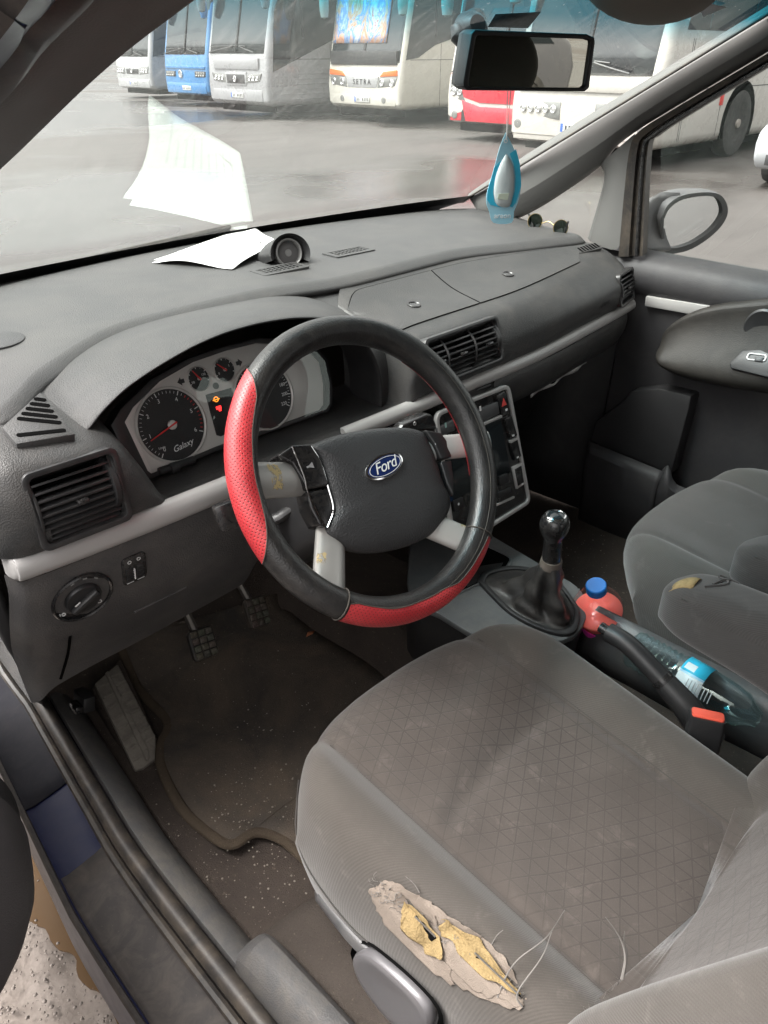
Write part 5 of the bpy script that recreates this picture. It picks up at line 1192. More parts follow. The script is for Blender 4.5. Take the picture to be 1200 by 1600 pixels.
# ================================================================== centre console, gear lever, handbrake
con = thing('centre_console', 'grey plastic console between the seats with an open tray', 'console', (.42, .05, .42))
conm = plain('console_plastic', (.105, .112, .115), .45, grain=.3, gs=450, dust=.18, vscale=14)
CO = Fr((.41, .05, .600), (1, 0, 0), (0, 1, .10))
op = [CO.px(x, y) for x, y in ((640, 850), (735, 815), (772, 838), (860, 890), (902, 916), (917, 942), (912, 975), (880, 1000), (775, 1006), (688, 960), (640, 930))]
op = [(q.x, q.y) for q in cr([V((*q, 0)) for q in op+[op[0]]], 3)[:-1]]
prism('console_top', op, CO, -.014, 0, conm, con, bev=.004)
prism('console_body', [(a*.96, b*.97-.002) for a, b in op], CO, -.20, -.012, dark, con, bev=.004)
prism('tray', [CO.px(x, y) for x, y in ((742, 846), (797, 873), (786, 893), (735, 918), (722, 926), (700, 900))], CO, -.008, .0012, void, con)
prism('tray_floor', [CO.px(x, y) for x, y in ((752, 885), (786, 880), (780, 892), (730, 918), (728, 908))], CO, .0008, .002, dark, con)
tube('tray_rim', [CO.p(*CO.px(x, y), .001) for x, y in ((742, 845), (770, 858), (797, 873), (787, 893), (735, 919), (712, 930))], .0025, conm, con, n=6, sm=3)
rbox('rear_box', Fr((.385, -.47, .45), (1, 0, 0), (0, 1, 0)), .12, .56, -.06, .03, dark, con, bev=.01)
gl = thing('gear_lever', 'black gear lever with chrome ringed knob and worn leather gaiter', 'gear lever', (.43, .03, .60))
gb = [CO.px(x, y, .004) for x, y in ((752, 910), (760, 896), (798, 888), (838, 893), (872, 912), (893, 938), (902, 958), (893, 985), (858, 985), (800, 957))]
gb = [(q.x, q.y) for q in cr([V((*q, 0)) for q in gb+[gb[0]]], 5)[:-1]]; n = len(gb); gcx = sum(a for a, b in gb)/n; gcy = sum(b for a, b in gb)/n
big = [(gcx+(a-gcx)*1.07, gcy+(b-gcy)*1.07) for a, b in gb]; sm_ = [(gcx+(a-gcx)*.93, gcy+(b-gcy)*.93) for a, b in gb]
ring('gaiter_frame', big, sm_, CO, -.003, .0075, dark, gl, bev=.003)
kn = at(873, 826, 'x', .405); colr = at(861, 880, 'x', .41); gtop = colr
axl = (kn-colr).normalized(); gf = Fr(gtop, V((1, 0, 0)), V((0, 1, 0))); gf = Fr(gtop, axl.cross(V((0, 1, 0))), V((0, 1, 0)))
rows = []
for i in range(15):
    t = i/14; r = []
    for k in range(n):
        a, b = gb[k]; p0 = CO.p(gcx+(a-gcx)*.96, gcy+(b-gcy)*.96, .003); ang = math.atan2(b-gcy, a-gcx)
        p1 = gtop+(V((math.cos(ang), math.sin(ang), 0))*.019)
        f = t; s = f**.55 if f < 1 else 1
        q = p0.lerp(p1, s); q.z = p0.z+(p1.z-p0.z)*(f**1.6)
        w = math.sin(math.pi*min(1, t*1.02))
        q += V((math.cos(ang), math.sin(ang), .3))*(.010*w*math.sin(ang*4+1.2+2.5*t)+.006*w*math.sin(ang*7+t*6)+.004*w*math.sin(19*t+ang))
        r.append(q)
    rows.append(r)
grid('gaiter', rows, gaiterm, gl, cv=True, sub=1, ang=0)
tube('gaiter_collar', [gtop+axl*-.006+V((0, 0, 0)), gtop+axl*.004, gtop+axl*.010], lambda t: .0205-.002*t, plain('worn_gaiter_edge', (.12, .10, .085), .8, grain=.4, gs=300), gl, n=18)
KF = Fr(gtop, axl.cross(V((0, 1, 0))), V((0, 1, 0))); KF = KF if KF.n.dot(axl) > 0 else Fr(gtop, V((0, 1, 0)).cross(axl), V((0, 1, 0)))
Lk = (kn-gtop).length
knob = lathe('knob', [(.0165, .004), (.0170, .02), (.0165, Lk-.028), (.0180, Lk-.022), (.0225, Lk-.014), (.0258, Lk-.003), (.0262, Lk+.006), (.0245, Lk+.015), (.0200, Lk+.0215), (.017, Lk+.0235)], KF, gloss, gl, n=32)
lathe('knob_ring', [(.0185, Lk+.0205), (.0182, Lk+.0245), (.0160, Lk+.0255), (.0155, Lk+.024)], KF, chrome, gl, n=32)
lathe('knob_cap', [(.0160, Lk+.0235), (.012, Lk+.0262), (.006, Lk+.0275), (.0005, Lk+.028)], KF, scrm, gl, n=28)
hbk = thing('handbrake', 'black handbrake lever beside the driver seat', 'handbrake', (.33, -.3, .5))
hp_ = [at(950, 987, 'x', .330), at(985, 1010, 'x', .330), at(1035, 1062, 'x', .330), at(1075, 1108, 'x', .331), at(1110, 1160, 'x', .333)]
tube('grip', hp_[:3]+[hp_[2].lerp(hp_[3], .15)], lambda t: .0155+.001*t, dark, hbk, n=14, sm=6)
tube('lever', [hp_[2].lerp(hp_[3], .12), hp_[3], hp_[4]], lambda t: .0185+.006*t, dark, hbk, n=14, sm=6)
tube('release_button', [hp_[0]+(hp_[0]-hp_[1])*.35, hp_[0]], .009, gloss, hbk, n=12)
tube('grip_band', [hp_[2].lerp(hp_[1], .06), hp_[2].lerp(hp_[3], .06)], .0178, gloss, hbk, n=14)
bk = thing('seat_belt_buckle', 'black seat belt buckle with red release button beside the driver seat', 'buckle', (.28, -.39, .55))
b0 = at(1106, 1118, 'x', .283); bkf = Fr(b0, at(1134, 1124, 'x', .283)-at(1080, 1110, 'x', .283), V((.15, .55, .8))); bkf = Fr(b0, V((.55, -.62, .30)), V((.15, .30, .25)))
BZ = Fr(b0, at(1135, 1122, 'z', b0.z)-at(1080, 1110, 'z', b0.z), V((.5, .6, -.1)))
dn = -BZ.n if BZ.n.z > 0 else BZ.n
hw_ = (at(1135, 1122, 'z', b0.z)-at(1080, 1110, 'z', b0.z)).length/2
rows = []
for k, s in ((0, 1), (.02, 1.05), (.06, 1.06), (.10, .9), (.18, .5)):
    rows.append([b0+BZ.u*a*s+BZ.v*b*s+dn*k+V((0, -.01, 0))*k for a, b in rrect(2*hw_, .026, .006, 3)])
grid('buckle_body', rows, dark, bk, cv=True, caps=True)
prism('release_button', rrect(2*hw_-.004, .020, .004, 3), Fr(b0, BZ.u, BZ.v) if BZ.n.z > 0 else Fr(b0, BZ.u, -BZ.v), -.002, .0035, buckred, bk, bev=.0015)

# ================================================================== pedals, footrest, mat
def pedal(name, label, px, y, arm):
    t = thing(name, label, 'pedal', at(*px[3], 'y', y))
    o = sum((at(a, b, 'y', y) for a, b in px), V())/4
    PF = Fr(o, at(*px[1], 'y', y)-at(*px[0], 'y', y), V((0, .55, .83)))
    P2 = [PF.px(a, b) for a, b in px]; cxp = sum(a for a, b in P2)/4; cyp = sum(b for a, b in P2)/4
    w = (abs(P2[1][0]-P2[0][0])+abs(P2[2][0]-P2[3][0]))/2+.004; h = (abs(P2[0][1]-P2[3][1])+abs(P2[1][1]-P2[2][1]))/2+.004
    prism('pedal_pad', rrect(w, h, .009, 3), PF, -.008, .004, rubber, t, bev=.003)
    for i in range(3):
        for j in range(4): rbox('tread_block', PF.at((i-1)*w*.30, (j-1.5)*h*.235), w*.25, h*.19, .003, .0075, plain('worn_tread%d%d%s' % (i, j, name), (.045+.02*random.random(), .040+.018*random.random(), .037), .5, dust=.4, vscale=60), t, bev=.0015)
    tube('pedal_arm', [PF.p(0, h*.2, -.012), V(arm[0]), V(arm[1])], .008, steel, t, n=8, sm=5)
pedal('clutch_pedal', 'worn clutch pedal, the left one under the wheel', [(290, 990), (326, 978), (342, 1018), (308, 1034)], .45, [(-.06, .50, .64), (-.06, .56, .80)])
pedal('brake_pedal', 'worn brake pedal to the right of the clutch', [(379, 940), (411, 930), (421, 970), (395, 984)], .44, [(.06, .50, .64), (.05, .56, .80)])
frt = thing('footrest', 'grey textured footrest plate left of the pedals', 'footrest', (-.23, .45, .40))
FF = Fr(at(195, 1120, 'z', .445), (1, .03, 0), (0, .93, .37))
def fpoly(px): return [FF.px(x, y) for x, y in px]
prism('footrest_plate', fpoly([(147, 1068), (184, 1036), (243, 1150), (245, 1184), (224, 1200), (211, 1204)]), FF, -.012, 0, footm, frt, bev=.004)
prism('footrest_ridge', fpoly([(164, 1053), (169, 1049), (233, 1174), (233, 1186), (229, 1190)]), FF, -.002, .0045, footm, frt, bev=.002)
for k in range(8):
    for s_ in (0, 1):
        a = V((157, 1062, 0)).lerp(V((219, 1192, 0)), (k+.5)/8) if s_ == 0 else V((177, 1046, 0)).lerp(V((238, 1160, 0)), (k+.5)/8); rbox('grip_rib', FF.at(*FF.px(a.x, a.y)), .020, .006, -.001, .002, footm, frt, bev=.001)
prism('footrest_base', fpoly([(140, 1070), (190, 1020), (262, 1180), (225, 1215)]), FF, -.06, -.010, carp, frt, bev=.01)
cl = thing('bonnet_release', 'small black release catch on the driver kick panel', 'catch', at(124, 1100, 'x', -.285))
cf = Fr(at(124, 1096, 'x', -.285), V((0, -1, .1)), V((.25, .1, 1))); rbox('catch_base', cf, .045, .03, -.02, .002, dark, cl, bev=.004); rbox('catch_handle', cf.at(.006, -.006), .03, .016, .0, .016, gloss, cl, bev=.004)
fm_ = thing('floor_mat', 'dirty black driver floor mat with brown bound edge', 'mat', (.02, .3, .40))
me_px = [(192, 1040), (222, 1085), (262, 1130), (252, 1165), (254, 1205), (285, 1265), (325, 1303), (362, 1322), (398, 1303), (440, 1313), (485, 1352)]
mp_ = [at(x, y, 'z', .414) for x, y in me_px]; ms_ = cr(mp_, 5)
far = [V((.20, -.02, .414)), V((.24, .30, .414)), V((.20, .56, .43))]
rows = [[p.lerp(V((.22, min(.57, max(-.02, p.y+.02)), .412)), t)+V((0, 0, .003*math.sin(9*t+p.y*20)-.006*(t > 0))) for t in np.linspace(0, 1, 14)] for p in ms_]
for r in rows:
    for p in r:
        if p.y > .55: p.z += (p.y-.55)*1.1
grid('mat_sheet', rows, matm, fm_, solid=.006)
tube('bound_edge', [p+V((0, 0, .003+max(0, (p.y-.55)*1.1))) for p in ms_], .0090, matedge, fm_, n=10, flat=.7)
pts = []
for k in range(650):
    x, y = random.gauss(380, 75), random.gauss(1300, 95)
    if k % 4 == 0: x, y = random.uniform(260, 560), random.uniform(990, 1350)
    p = at(x, y, 'z', .402)
    if p.x < -.29 or p.y > .58 or p.x > .2: continue
    pts.append((p.x, p.y, .400 if x < 330 and y > 1150+(x-260) else .415))
for k in range(160):
    p = at(random.uniform(840, 950), random.uniform(830, 925), 'z', .40); pts.append((p.x, p.y, zfloor(p.x, p.y)+.002))
v_, f_ = scatter(pts, .0005, .0026); cbs = base(build('crumbs', v_, f_, dirtwht, ang=0)); tag(cbs, 'tiny pale crumbs and grit strewn over the footwell carpet', 'crumbs', kind='stuff')
p = at(485, 993, 'z', .42); lf = base(build('dry_leaf', [p+V(q) for q in ((-.012, 0, .004), (0, -.008, .010), (.014, 0, .006), (.004, .010, .003), (-.004, .004, .009))], [(0, 1, 4), (1, 2, 4), (2, 3, 4), (3, 0, 4)], leafm, solid=.0008)); tag(lf, 'small reddish dry leaf on the driver floor under the wheel', 'leaf')
# ================================================================== seats
def lat(w):
    """cross height of a cushion: flat middle, raised bolsters, rolled sides"""
    a = abs(w)
    return pchip([0, .3, .555, .60, .64, .76, .86, .94, 1.0], [-.006, -.005, 0, -.0035, .004, .020, .017, -.004, -.050], a)
def cushion_fn(cx, hw, yf, zf, tilt, length):
    rows_ = [(.045, -.150, .1), (.012, -.115, .3), (.000, -.075, .55), (.006, -.042, .75), (.022, -.018, .92), (.045, -.006, 1), (.075, -.001, 1)]
    rows_ += [(d, 0, 1) for d in np.arange(.095, length+.001, .0135)]
    wl_ = [-1.0, -1.018, -1.02, -1.0, -.975, -.94, -.90]+list(np.linspace(-.86, .86, 57))+[.90, .94, .975, 1.0, 1.02, 1.018, 1.0]
    zl_ = [-.155, -.125, -.085, -.050, -.022]
    P, UVs, Wv = [], [], []
    for dy, dr, ls in rows_:
        r, u = [], []
        for k, w in enumerate(wl_):
            e = min(k, len(wl_)-1-k)
            if e < 5: lz = zl_[e]
            else: lz = lat(w)
            yfr = yf-.108*abs(max(-1, min(1, w)))**2.8-.002*w
            z = zf-tilt*dy+dr*(1 if e >= 5 else max(0, 1+lz/.155))+(lz*ls if e >= 5 else lz*max(ls, .6))
            x = cx+hw*w*(1-.05*max(0, 1-dy/.08)-.085*dy/.5)-.004*dy/.5
            y = yfr-dy
            if abs(w) < .57 and dy > .1:
                z -= .011*math.exp(-((dy-.235+.02*w)/.010)**2)*(1-(w/.57)**4)
                z += .0025*math.sin(w*7+dy*31)*math.sin(dy*23)
            r.append(V((x, y, z))); u.append((x-cx, y))
        P.append(r); UVs.append(u)
    return P, UVs, wl_
def cushion(parent, *a, mats=(None, None), **k):
    P, UVs, wl_ = cushion_fn(*a)
    for r in (P if k.get('torn') else ()):     # the foam has crumbled away under the tear
        for p in r:
            d = p-CAM; w = d.dot(FW); x, y = 600+FPX*d.dot(RT)/w, 800-FPX*d.dot(UP)/w
            if any(inpoly(x, y, T) for T in TEAR): p += V((.007, 0, -.011))
    return grid('cushion', P, list(mats), parent, uv=UVs, ang=0, fm=lambda i, j: 0 if abs(wl_[j]+wl_[j+1])/2 < .60 else 1, sub=1), P
def backrest(parent, cx, hw, y0, z0, lean, height, mats):
    wl_ = [-.80, -.97, -1.0, -.97, -.90]+list(np.linspace(-.84, .84, 40))+[.90, .97, 1.0, .97, .80]
    P, UVs = [], []
    for i, t in enumerate(np.linspace(0, 1, 30)):
        z = z0+height*t; r, u = [], []; sh = 1-.10*max(0, (t-.6)/.4)**2
        bs = pchip([0, .12, .3, .7, .9, 1], [.7, .95, 1, .9, .5, .2], t)
        for k, w in enumerate(wl_):
            e = min(k, len(wl_)-1-k)
            f = [-.11, -.085, -.045, .0, .035][e]*1 if e < 5 else pchip([0, .35, .58, .62, .66, .76, .86], [-.004, -.002, .004, .002, .010, .048, .055], abs(w))
            y = y0-lean*(z-z0)+f*(bs if f > 0 else 1)
            x = cx+hw*w*sh
            if t > .93: y -= .05*((t-.93)/.07)**2*(1 if e >= 3 else 0); z_ = z
            r.append(V((x, y, z))); u.append((x-cx, z))
        P.append(r); UVs.append(u)
    return grid('backrest', P, list(mats), parent, uv=UVs, ang=0, caps=True, fm=lambda i, j: 0 if abs(wl_[j]+wl_[j+1])/2 < .62 else 1, sub=1)
TEAR = [[(628, 1402), (652, 1408), (672, 1430), (697, 1458), (702, 1492), (676, 1488), (634, 1436)], [(688, 1428), (720, 1440), (766, 1475), (797, 1516), (820, 1560), (808, 1560), (766, 1522), (700, 1456)]]
ds = thing('driver_seat', 'grey brown cloth driver seat with a torn left bolster', 'seat', (.015, -.25, .42))
dcush, DP = cushion(ds, .017, .265, .034, .703, .115, .60, mats=(fabC, fabB), torn=True)
backrest(ds, .012, .272, -.492, .655, .46, .60, (fabC, fabB))
ps = thing('passenger_seat', 'grey cloth passenger seat with a padded armrest', 'seat', (.755, -.25, .42))
pc, PP = cushion(ps, .757, .262, -.030, .738, .10, .58, mats=(fabP, fabQ))
backrest(ps, .757, .27, -.535, .70, .44, .58, (fabP, fabQ))
def headrest(parent, x, y, z):
    rows = []
    for t in np.linspace(0, 1, 12):
        k = max(.05, math.sin(math.pi*(.06+.88*t))**.45); rows.append([V((x+.145*k*(1 if 1 else 0)*math.copysign(abs(math.cos(a))**.55, math.cos(a)), y-.06*t+.052*k*math.copysign(abs(math.sin(a))**.7, math.sin(a)), z+.20*t)) for a in np.linspace(0, 2*math.pi, 28, endpoint=False)])
    grid('headrest', rows, fabP, parent, cv=True, caps=True, uv=[[(p.x, p.z) for p in r] for r in rows], ang=0)
    for s in (-.06, .06): tube('headrest_post', [V((x+s, y+.03, z-.10)), V((x+s, y, z+.02))], .006, steel, parent, n=8)
headrest(ds, .012, -.78, 1.29); headrest(ps, .757, -.80, 1.325)
# dense look-up of the driver cushion for things lying on it
_D = np.array([[tuple(p) for p in r] for r in DP])
def refine(D, k=4):
    n, m, _ = D.shape; ii = np.linspace(0, n-1, (n-1)*k+1); jj = np.linspace(0, m-1, (m-1)*k+1)
    i0 = np.minimum(ii.astype(int), n-2); j0 = np.minimum(jj.astype(int), m-2); a = (ii-i0)[:, None, None]; b = (jj-j0)[None, :, None]
    return D[i0][:, j0]*(1-a)*(1-b)+D[i0+1][:, j0]*a*(1-b)+D[i0][:, j0+1]*(1-a)*b+D[i0+1][:, j0+1]*a*b
_D = refine(_D); _DX, _DY = project(_D)
_du = np.gradient(_D, axis=0); _dv = np.gradient(_D, axis=1); _DN = np.cross(_du, _dv); _DN /= np.linalg.norm(_DN, axis=-1, keepdims=True)+1e-9
if _DN[60, _DN.shape[1]//2, 2] < 0: _DN = -_DN
_dvis = ((_D-A3(CAM))*_DN).sum(-1) < 0
def on_seat(px, py, off=0):
    e = (_DX-px)**2+(_DY-py)**2+np.where(_dvis, 0, 1e6); i, j = np.unravel_index(np.argmin(e), e.shape)
    return V(_D[i, j])+V(_DN[i, j])*off, V(_DN[i, j])
def seat_patch(name, L1, L2, off, mat, n=16, m=6, parent=None, jit=0, bulge=0, solid=.0012):
    """a patch between two picture polylines, laid on the cushion"""
    def pl(L, n):
        q = cr([V((*p, 0)) for p in L], 6); return [q[int(round(i*(len(q)-1)/(n-1)))] for i in range(n)]
    a, b = pl(L1, n), pl(L2, n); P = []
    for i in range(n):
        r = []
        for j in range(m):
            q = a[i].lerp(b[i], j/(m-1)); jx = random.uniform(-jit, jit) if j in (0, m-1) else 0
            p, nn = on_seat(q.x+jx, q.y+jx*.5, off+bulge*math.sin(math.pi*j/(m-1))); r.append(p)
        P.append(r)
    return grid(name, P, mat, parent or dcush, solid=solid, ang=60, sub=1)
slit = void
seat_patch('torn_lining', [(588, 1385), (612, 1376), (650, 1394), (700, 1428), (764, 1470), (802, 1515), (824, 1562)], [(576, 1390), (587, 1416), (606, 1444), (642, 1482), (702, 1530), (762, 1563), (814, 1579)], .0018, lining, n=60, m=10, jit=3.8, solid=.0004)
#seat_patch('frayed_edge', [(588, 1386), (612, 1377), (650, 1395), (700, 1430), (760, 1468), (800, 1515), (822, 1560)], [(592, 1394), (604, 1392), (640, 1412), (684, 1436), (745, 1478), (788, 1520), (814, 1562)], .0022, thread, n=34, m=4, jit=3)
f1 = seat_patch('exposed_foam', [(630, 1404), (650, 1410), (670, 1430), (692, 1456), (699, 1490)], [(626, 1424), (632, 1444), (653, 1465), (672, 1490), (694, 1497)], .0080, foam, jit=1)
seat_patch('tear_slit', [(656, 1424), (672, 1440), (690, 1462)], [(655, 1430), (668, 1448), (684, 1470)], .0092, slit, n=12, m=3, jit=1.5)
f2 = seat_patch('exposed_foam', [(690, 1430), (718, 1441), (764, 1477), (795, 1518), (818, 1557)], [(691, 1440), (699, 1463), (727, 1496), (764, 1531), (810, 1561)], .0080, foam, jit=1)
seat_patch('tear_slit', [(742, 1498), (772, 1522), (800, 1549), (815, 1561)], [(741, 1500), (770, 1525), (798, 1552), (814, 1563)], .0090, slit, n=16, m=3, jit=1.0)
seat_patch('lining_flap', [(599, 1382), (614, 1408), (632, 1432), (650, 1458), (697, 1502), (711, 1535)], [(577, 1388), (586, 1413), (603, 1440), (622, 1465), (678, 1517), (708, 1537)], .0024, lining, n=36, jit=2.6, bulge=.0006, solid=.0006)
seat_patch('lining_flap', [(681, 1427), (697, 1455), (735, 1495), (765, 1523), (784, 1550)], [(676, 1430), (697, 1490), (712, 1516), (742, 1543), (768, 1560)], .0030, lining, n=34, jit=2.4, bulge=.0006, solid=.0006)
seat_patch('lining_flap', [(612, 1386), (640, 1408), (662, 1440), (690, 1486)], [(602, 1388), (628, 1420), (650, 1456), (676, 1488)], .0040, lining, n=20, m=4, jit=1.5, solid=.0006)
seat_patch('lining_flap', [(786, 1552), (806, 1560), (820, 1562)], [(780, 1556), (798, 1569), (816, 1577)], .0026, lining, n=8, m=4, jit=1)
tube('spring_wire', [on_seat(x, y, .0100)[0] for x, y in ((656, 1425), (690, 1458))], .0011, steel, dcush, n=6)
tube('spring_wire', [on_seat(x, y, .0100)[0] for x, y in ((738, 1494), (770, 1520), (812, 1560))], .0011, steel, dcush, n=6)
def thr(pts, r=.0006, parent=dcush):
    P = []
    for x, y, h in pts: P.append(on_seat(x, y, h)[0])
    tube('loose_thread', P, lambda t: r*(1.3-.7*t), thread, parent, n=6, sm=6)
thr([(778, 1556, .002), (790, 1532, .012), (808, 1510, .022), (838, 1494, .034), (852, 1472, .042)], .0008)
thr([(816, 1574, .003), (824, 1545, .012), (838, 1512, .024), (843, 1490, .030)], .0008)
thr([(655, 1395, .002), (650, 1380, .008), (640, 1372, .014)]); thr([(768, 1480, .003), (776, 1470, .010), (783, 1466, .016)])
for k in range(150):
    t = random.random(); x = 585+t*235+random.uniform(-5, 5); y = 1380+t*175+random.uniform(-6, 4)+ (10 if k % 3 else -6)
    a = random.uniform(-2.6, -.4); l = random.uniform(4, 12)
    thr([(x, y, .002), (x+l*.5*math.cos(a), y+l*.5*math.sin(a), .006), (x+l*math.cos(a), y+l*math.sin(a), random.uniform(.002, .010))], .00035)
# frayed tuft where the cushion meets the backrest
def tuft(pts, h0, r):
    P = [at(x, y, 'z', .70+h0*i) for i, (x, y) in enumerate(pts)]; tube('loose_thread', P, lambda t: r*(1.2-t), thread, dcush, n=6, sm=6)
tuft([(972, 1530), (977, 1500), (973, 1475), (961, 1453), (946, 1433)], .014, .0015); tuft([(975, 1522), (979, 1490), (975, 1470), (976, 1455)], .014, .0010)
for k in range(26):
    s = random.random(); x, y = 900+s*80, 1598-s*72; a = random.uniform(-2.9, -.9); l = random.uniform(4, 15); tuft([(x, y), (x+l*.5*math.cos(a), y+l*.5*math.sin(a)), (x+l*math.cos(a+random.uniform(-.6, .6)), y+l*math.sin(a))], .006, .00022)
# cushion seams
_wl = cushion_fn(.017, .265, .034, .703, .115, .60)[2]; SJ = {s: min(range(len(_wl)), key=lambda j: abs(_wl[j]-s*.60)) for s in (-1, 1)}
for s in (-1, 1):
    pts = []
    for r in range(5, len(DP)):
        row = DP[r]; pts.append(row[SJ[s]]+V((0, 0, .0004)))
    tube('seam', pts[::3], .0011, plain('dark_seam%d' % s, (.05, .045, .04), .9), dcush, n=6)
# plastic side cover and recline lever
scv = [[at(496, 1398, 'z', .56), at(560, 1468, 'z', .565), at(640, 1535, 'z', .565), at(760, 1640, 'z', .56)], [at(498, 1402, 'z', .545)+V((-.006, 0, 0)), at(556, 1475, 'z', .548)+V((-.006, 0, 0)), at(636, 1545, 'z', .548)+V((-.006, 0, 0)), at(755, 1655, 'z', .545)+V((-.006, 0, 0))],
       [V((-.222, -.085, .50)), V((-.236, -.19, .50)), V((-.236, -.30, .50)), V((-.236, -.45, .50))], [V((-.205, -.07, .44)), V((-.215, -.19, .43)), V((-.215, -.30, .43)), V((-.215, -.45, .43))]]
sidem = plain('seat_side_plastic', (.060, .060, .062), .42, grain=.2, gs=450, dust=.12)
loft('side_cover', scv, sidem, ds, n=22, solid=.006)
LF = Fr(at(612, 1545, 'x', -.252), at(672, 1605, 'x', -.252)-at(562, 1495, 'x', -.252), V((0, .3, 1)))
lvp = [LF.px(x, y) for x, y in ((553, 1496), (560, 1484), (577, 1484), (600, 1500), (640, 1535), (672, 1572), (676, 1605), (650, 1620), (610, 1590), (565, 1530))]
lvp = [(q.x, q.y) for q in cr([V((*q, 0)) for q in lvp+[lvp[0]]], 3)[:-1]]; lcx = sum(a for a, b in lvp)/len(lvp); lcy = sum(b for a, b in lvp)/len(lvp)
if LF.n.x > 0: LF2 = Fr(LF.o, -LF.u, LF.v); lvp = [(-a, b) for a, b in lvp]; lcx = -lcx
else: LF2 = LF
rows = [[LF2.p(lcx+(a-lcx)*k, lcy+(b-lcy)*k, c) for a, b in lvp] for k, c in ((1.0, -.02), (1.0, .002), (.95, .007), (.80, .009), (.5, .007), (.05, .006))]
grid('recline_lever', rows, plain('lever_satin', (.15, .145, .15), .33, metal=.2), ds, cv=True, caps=True, sub=1)
rows = [[LF2.p(lcx+(a-lcx)*k, lcy+(b-lcy)*k, c) for a, b in lvp] for k, c in ((1.16, -.004), (1.12, -.001), (1.02, -.006))]
grid('lever_recess', rows, void, ds, cv=True)
tube('cushion_piping', [on_seat(x, y, .001)[0] for x, y in ((452, 1215), (452, 1250), (462, 1300), (480, 1350), (510, 1400), (560, 1455), (620, 1505))], .0010, plain('piping', (.05, .046, .042), .9), dcush, n=6, sm=4)
loft('side_cover', [[V((.50, -.08, .60)), V((.50, -.25, .60)), V((.50, -.45, .60))], [V((.485, -.07, .57)), V((.480, -.25, .575)), V((.48, -.45, .575))], [V((.480, -.06, .52)), V((.470, -.22, .53)), V((.48, -.45, .53))], [V((.49, -.05, .44)), V((.49, -.25, .44)), V((.49, -.45, .44))]], sidem, ps, n=16, solid=.006)
def armrest(parent, px_tip, x, y0, y1, z, tipmat=None):
    rows, UVs = [], []; n = 24
    for t, k, dz in ((0, .25, -.012), (.03, .62, -.006), (.08, .88, -.002), (.16, 1, 0), (.4, 1.02, .002), (.7, 1.04, .002), (1, 1.05, 0)):
        y = y0+(y1-y0)*t; lo = pchip([0, .3, .6, 1], [0, .004, .03, .09], t)
        r = []
        for a, b in rrect(.084*k, .096*max(k, .6), .026*k, 5): r.append(V((x+a, y, z+dz-.048+b-(lo if b < 0 else 0))))
        rows.append(r); UVs.append([(p.x, p.y+p.z) for p in r])
    a = grid('armrest', rows, fabP, parent, cv=True, caps=True, uv=UVs, sub=2, ang=0)
    tube('armrest_seam', [V((x-.0365, y0+(y1-y0)*t, z-.020)) for t in (.10, .2, .4, .7, 1)], .0011, plain('arm_seam', (.035, .033, .03), .9), a, n=6)
    return a
am = armrest(ds, None, .300, -.268, -.66, .888)
grid('worn_tip', [[V((.300+.026*(u-.5)*1.2-.008, -.283-.030*v, .8862+.0012*math.sin(u*3.1)-.020*(1-v)**2-.006*(2*u-1)**2)) for u in np.linspace(0, 1, 6)] for v in np.linspace(0, 1, 6)], foam, am, solid=.001)
for k in range(3): tube('fabric_fold', [V((.285+.012*k, -.325-.006*k, .8872)), V((.310+.006*k, -.345+.008*k, .8885)), V((.326, -.335-.01*k, .886))], .0014, fabP, am, n=6, sm=4)
armrest(ps, None, .462, -.300, -.68, .893)

# ================================================================== loose things
# papers on the dash
def sheet(label, A, B, C, D, sag, name='paper_sheet', n=18):
    P = []
    for i in range(n):
        r = []
        for j in range(n):
            u, v = i/(n-1), j/(n-1); p = (A*(1-u)+B*u)*(1-v)+(D*(1-u)+C*u)*v
            p = p+V((0, 0, sag*math.sin(math.pi*u)*.9+.006*math.sin(4.5*v+1.0)*u+.004*math.sin(5*u+2*v)))
            p.z = max(p.z, topz(p.x, p.y)+.0025); r.append(p)
        P.append(r)
    o = base(grid(name, P, paperm, solid=.0004, ang=0)); tag(o, label, 'paper', 'papers on the dashboard'); return o
A = at(238, 412, 'z', 1.152); B = at(363, 423, 'z', 1.154); C = at(428, 372, 'z', 1.176); D = at(398, 359, 'z', 1.152)
sh = sheet('white paper sheet lying over the small round dash speaker', A, B, C, D, .006)
sheet('second white paper sheet just beneath the top one', A+V((.015, .02, .0)), B+V((.02, .02, .002)), C+V((-.01, .03, -.006)), D+V((.0, .03, -.003)), .002)
ink = plain('grey_ink', (.54, .54, .55), .7)
for k in range(9):   # printed lines across the right half of the sheet
    u0, v = .52, .16+k*.085; L_ = .40-.05*((k*7) % 4)
    def pt(u, v):
        p = (A*(1-u)+B*u)*(1-v)+(D*(1-u)+C*u)*v; p = p+V((0, 0, .006*math.sin(math.pi*u)*.9+.006*math.sin(4.5*v+1.0)*u+.004*math.sin(5*u+2*v))); p.z = max(p.z, topz(p.x, p.y)+.0025)+.0009; return p
    grid('printed_line', [[pt(u, v), pt(u, v+.022)] for u in np.linspace(u0, u0+L_, 10)], ink, sh, ang=0)
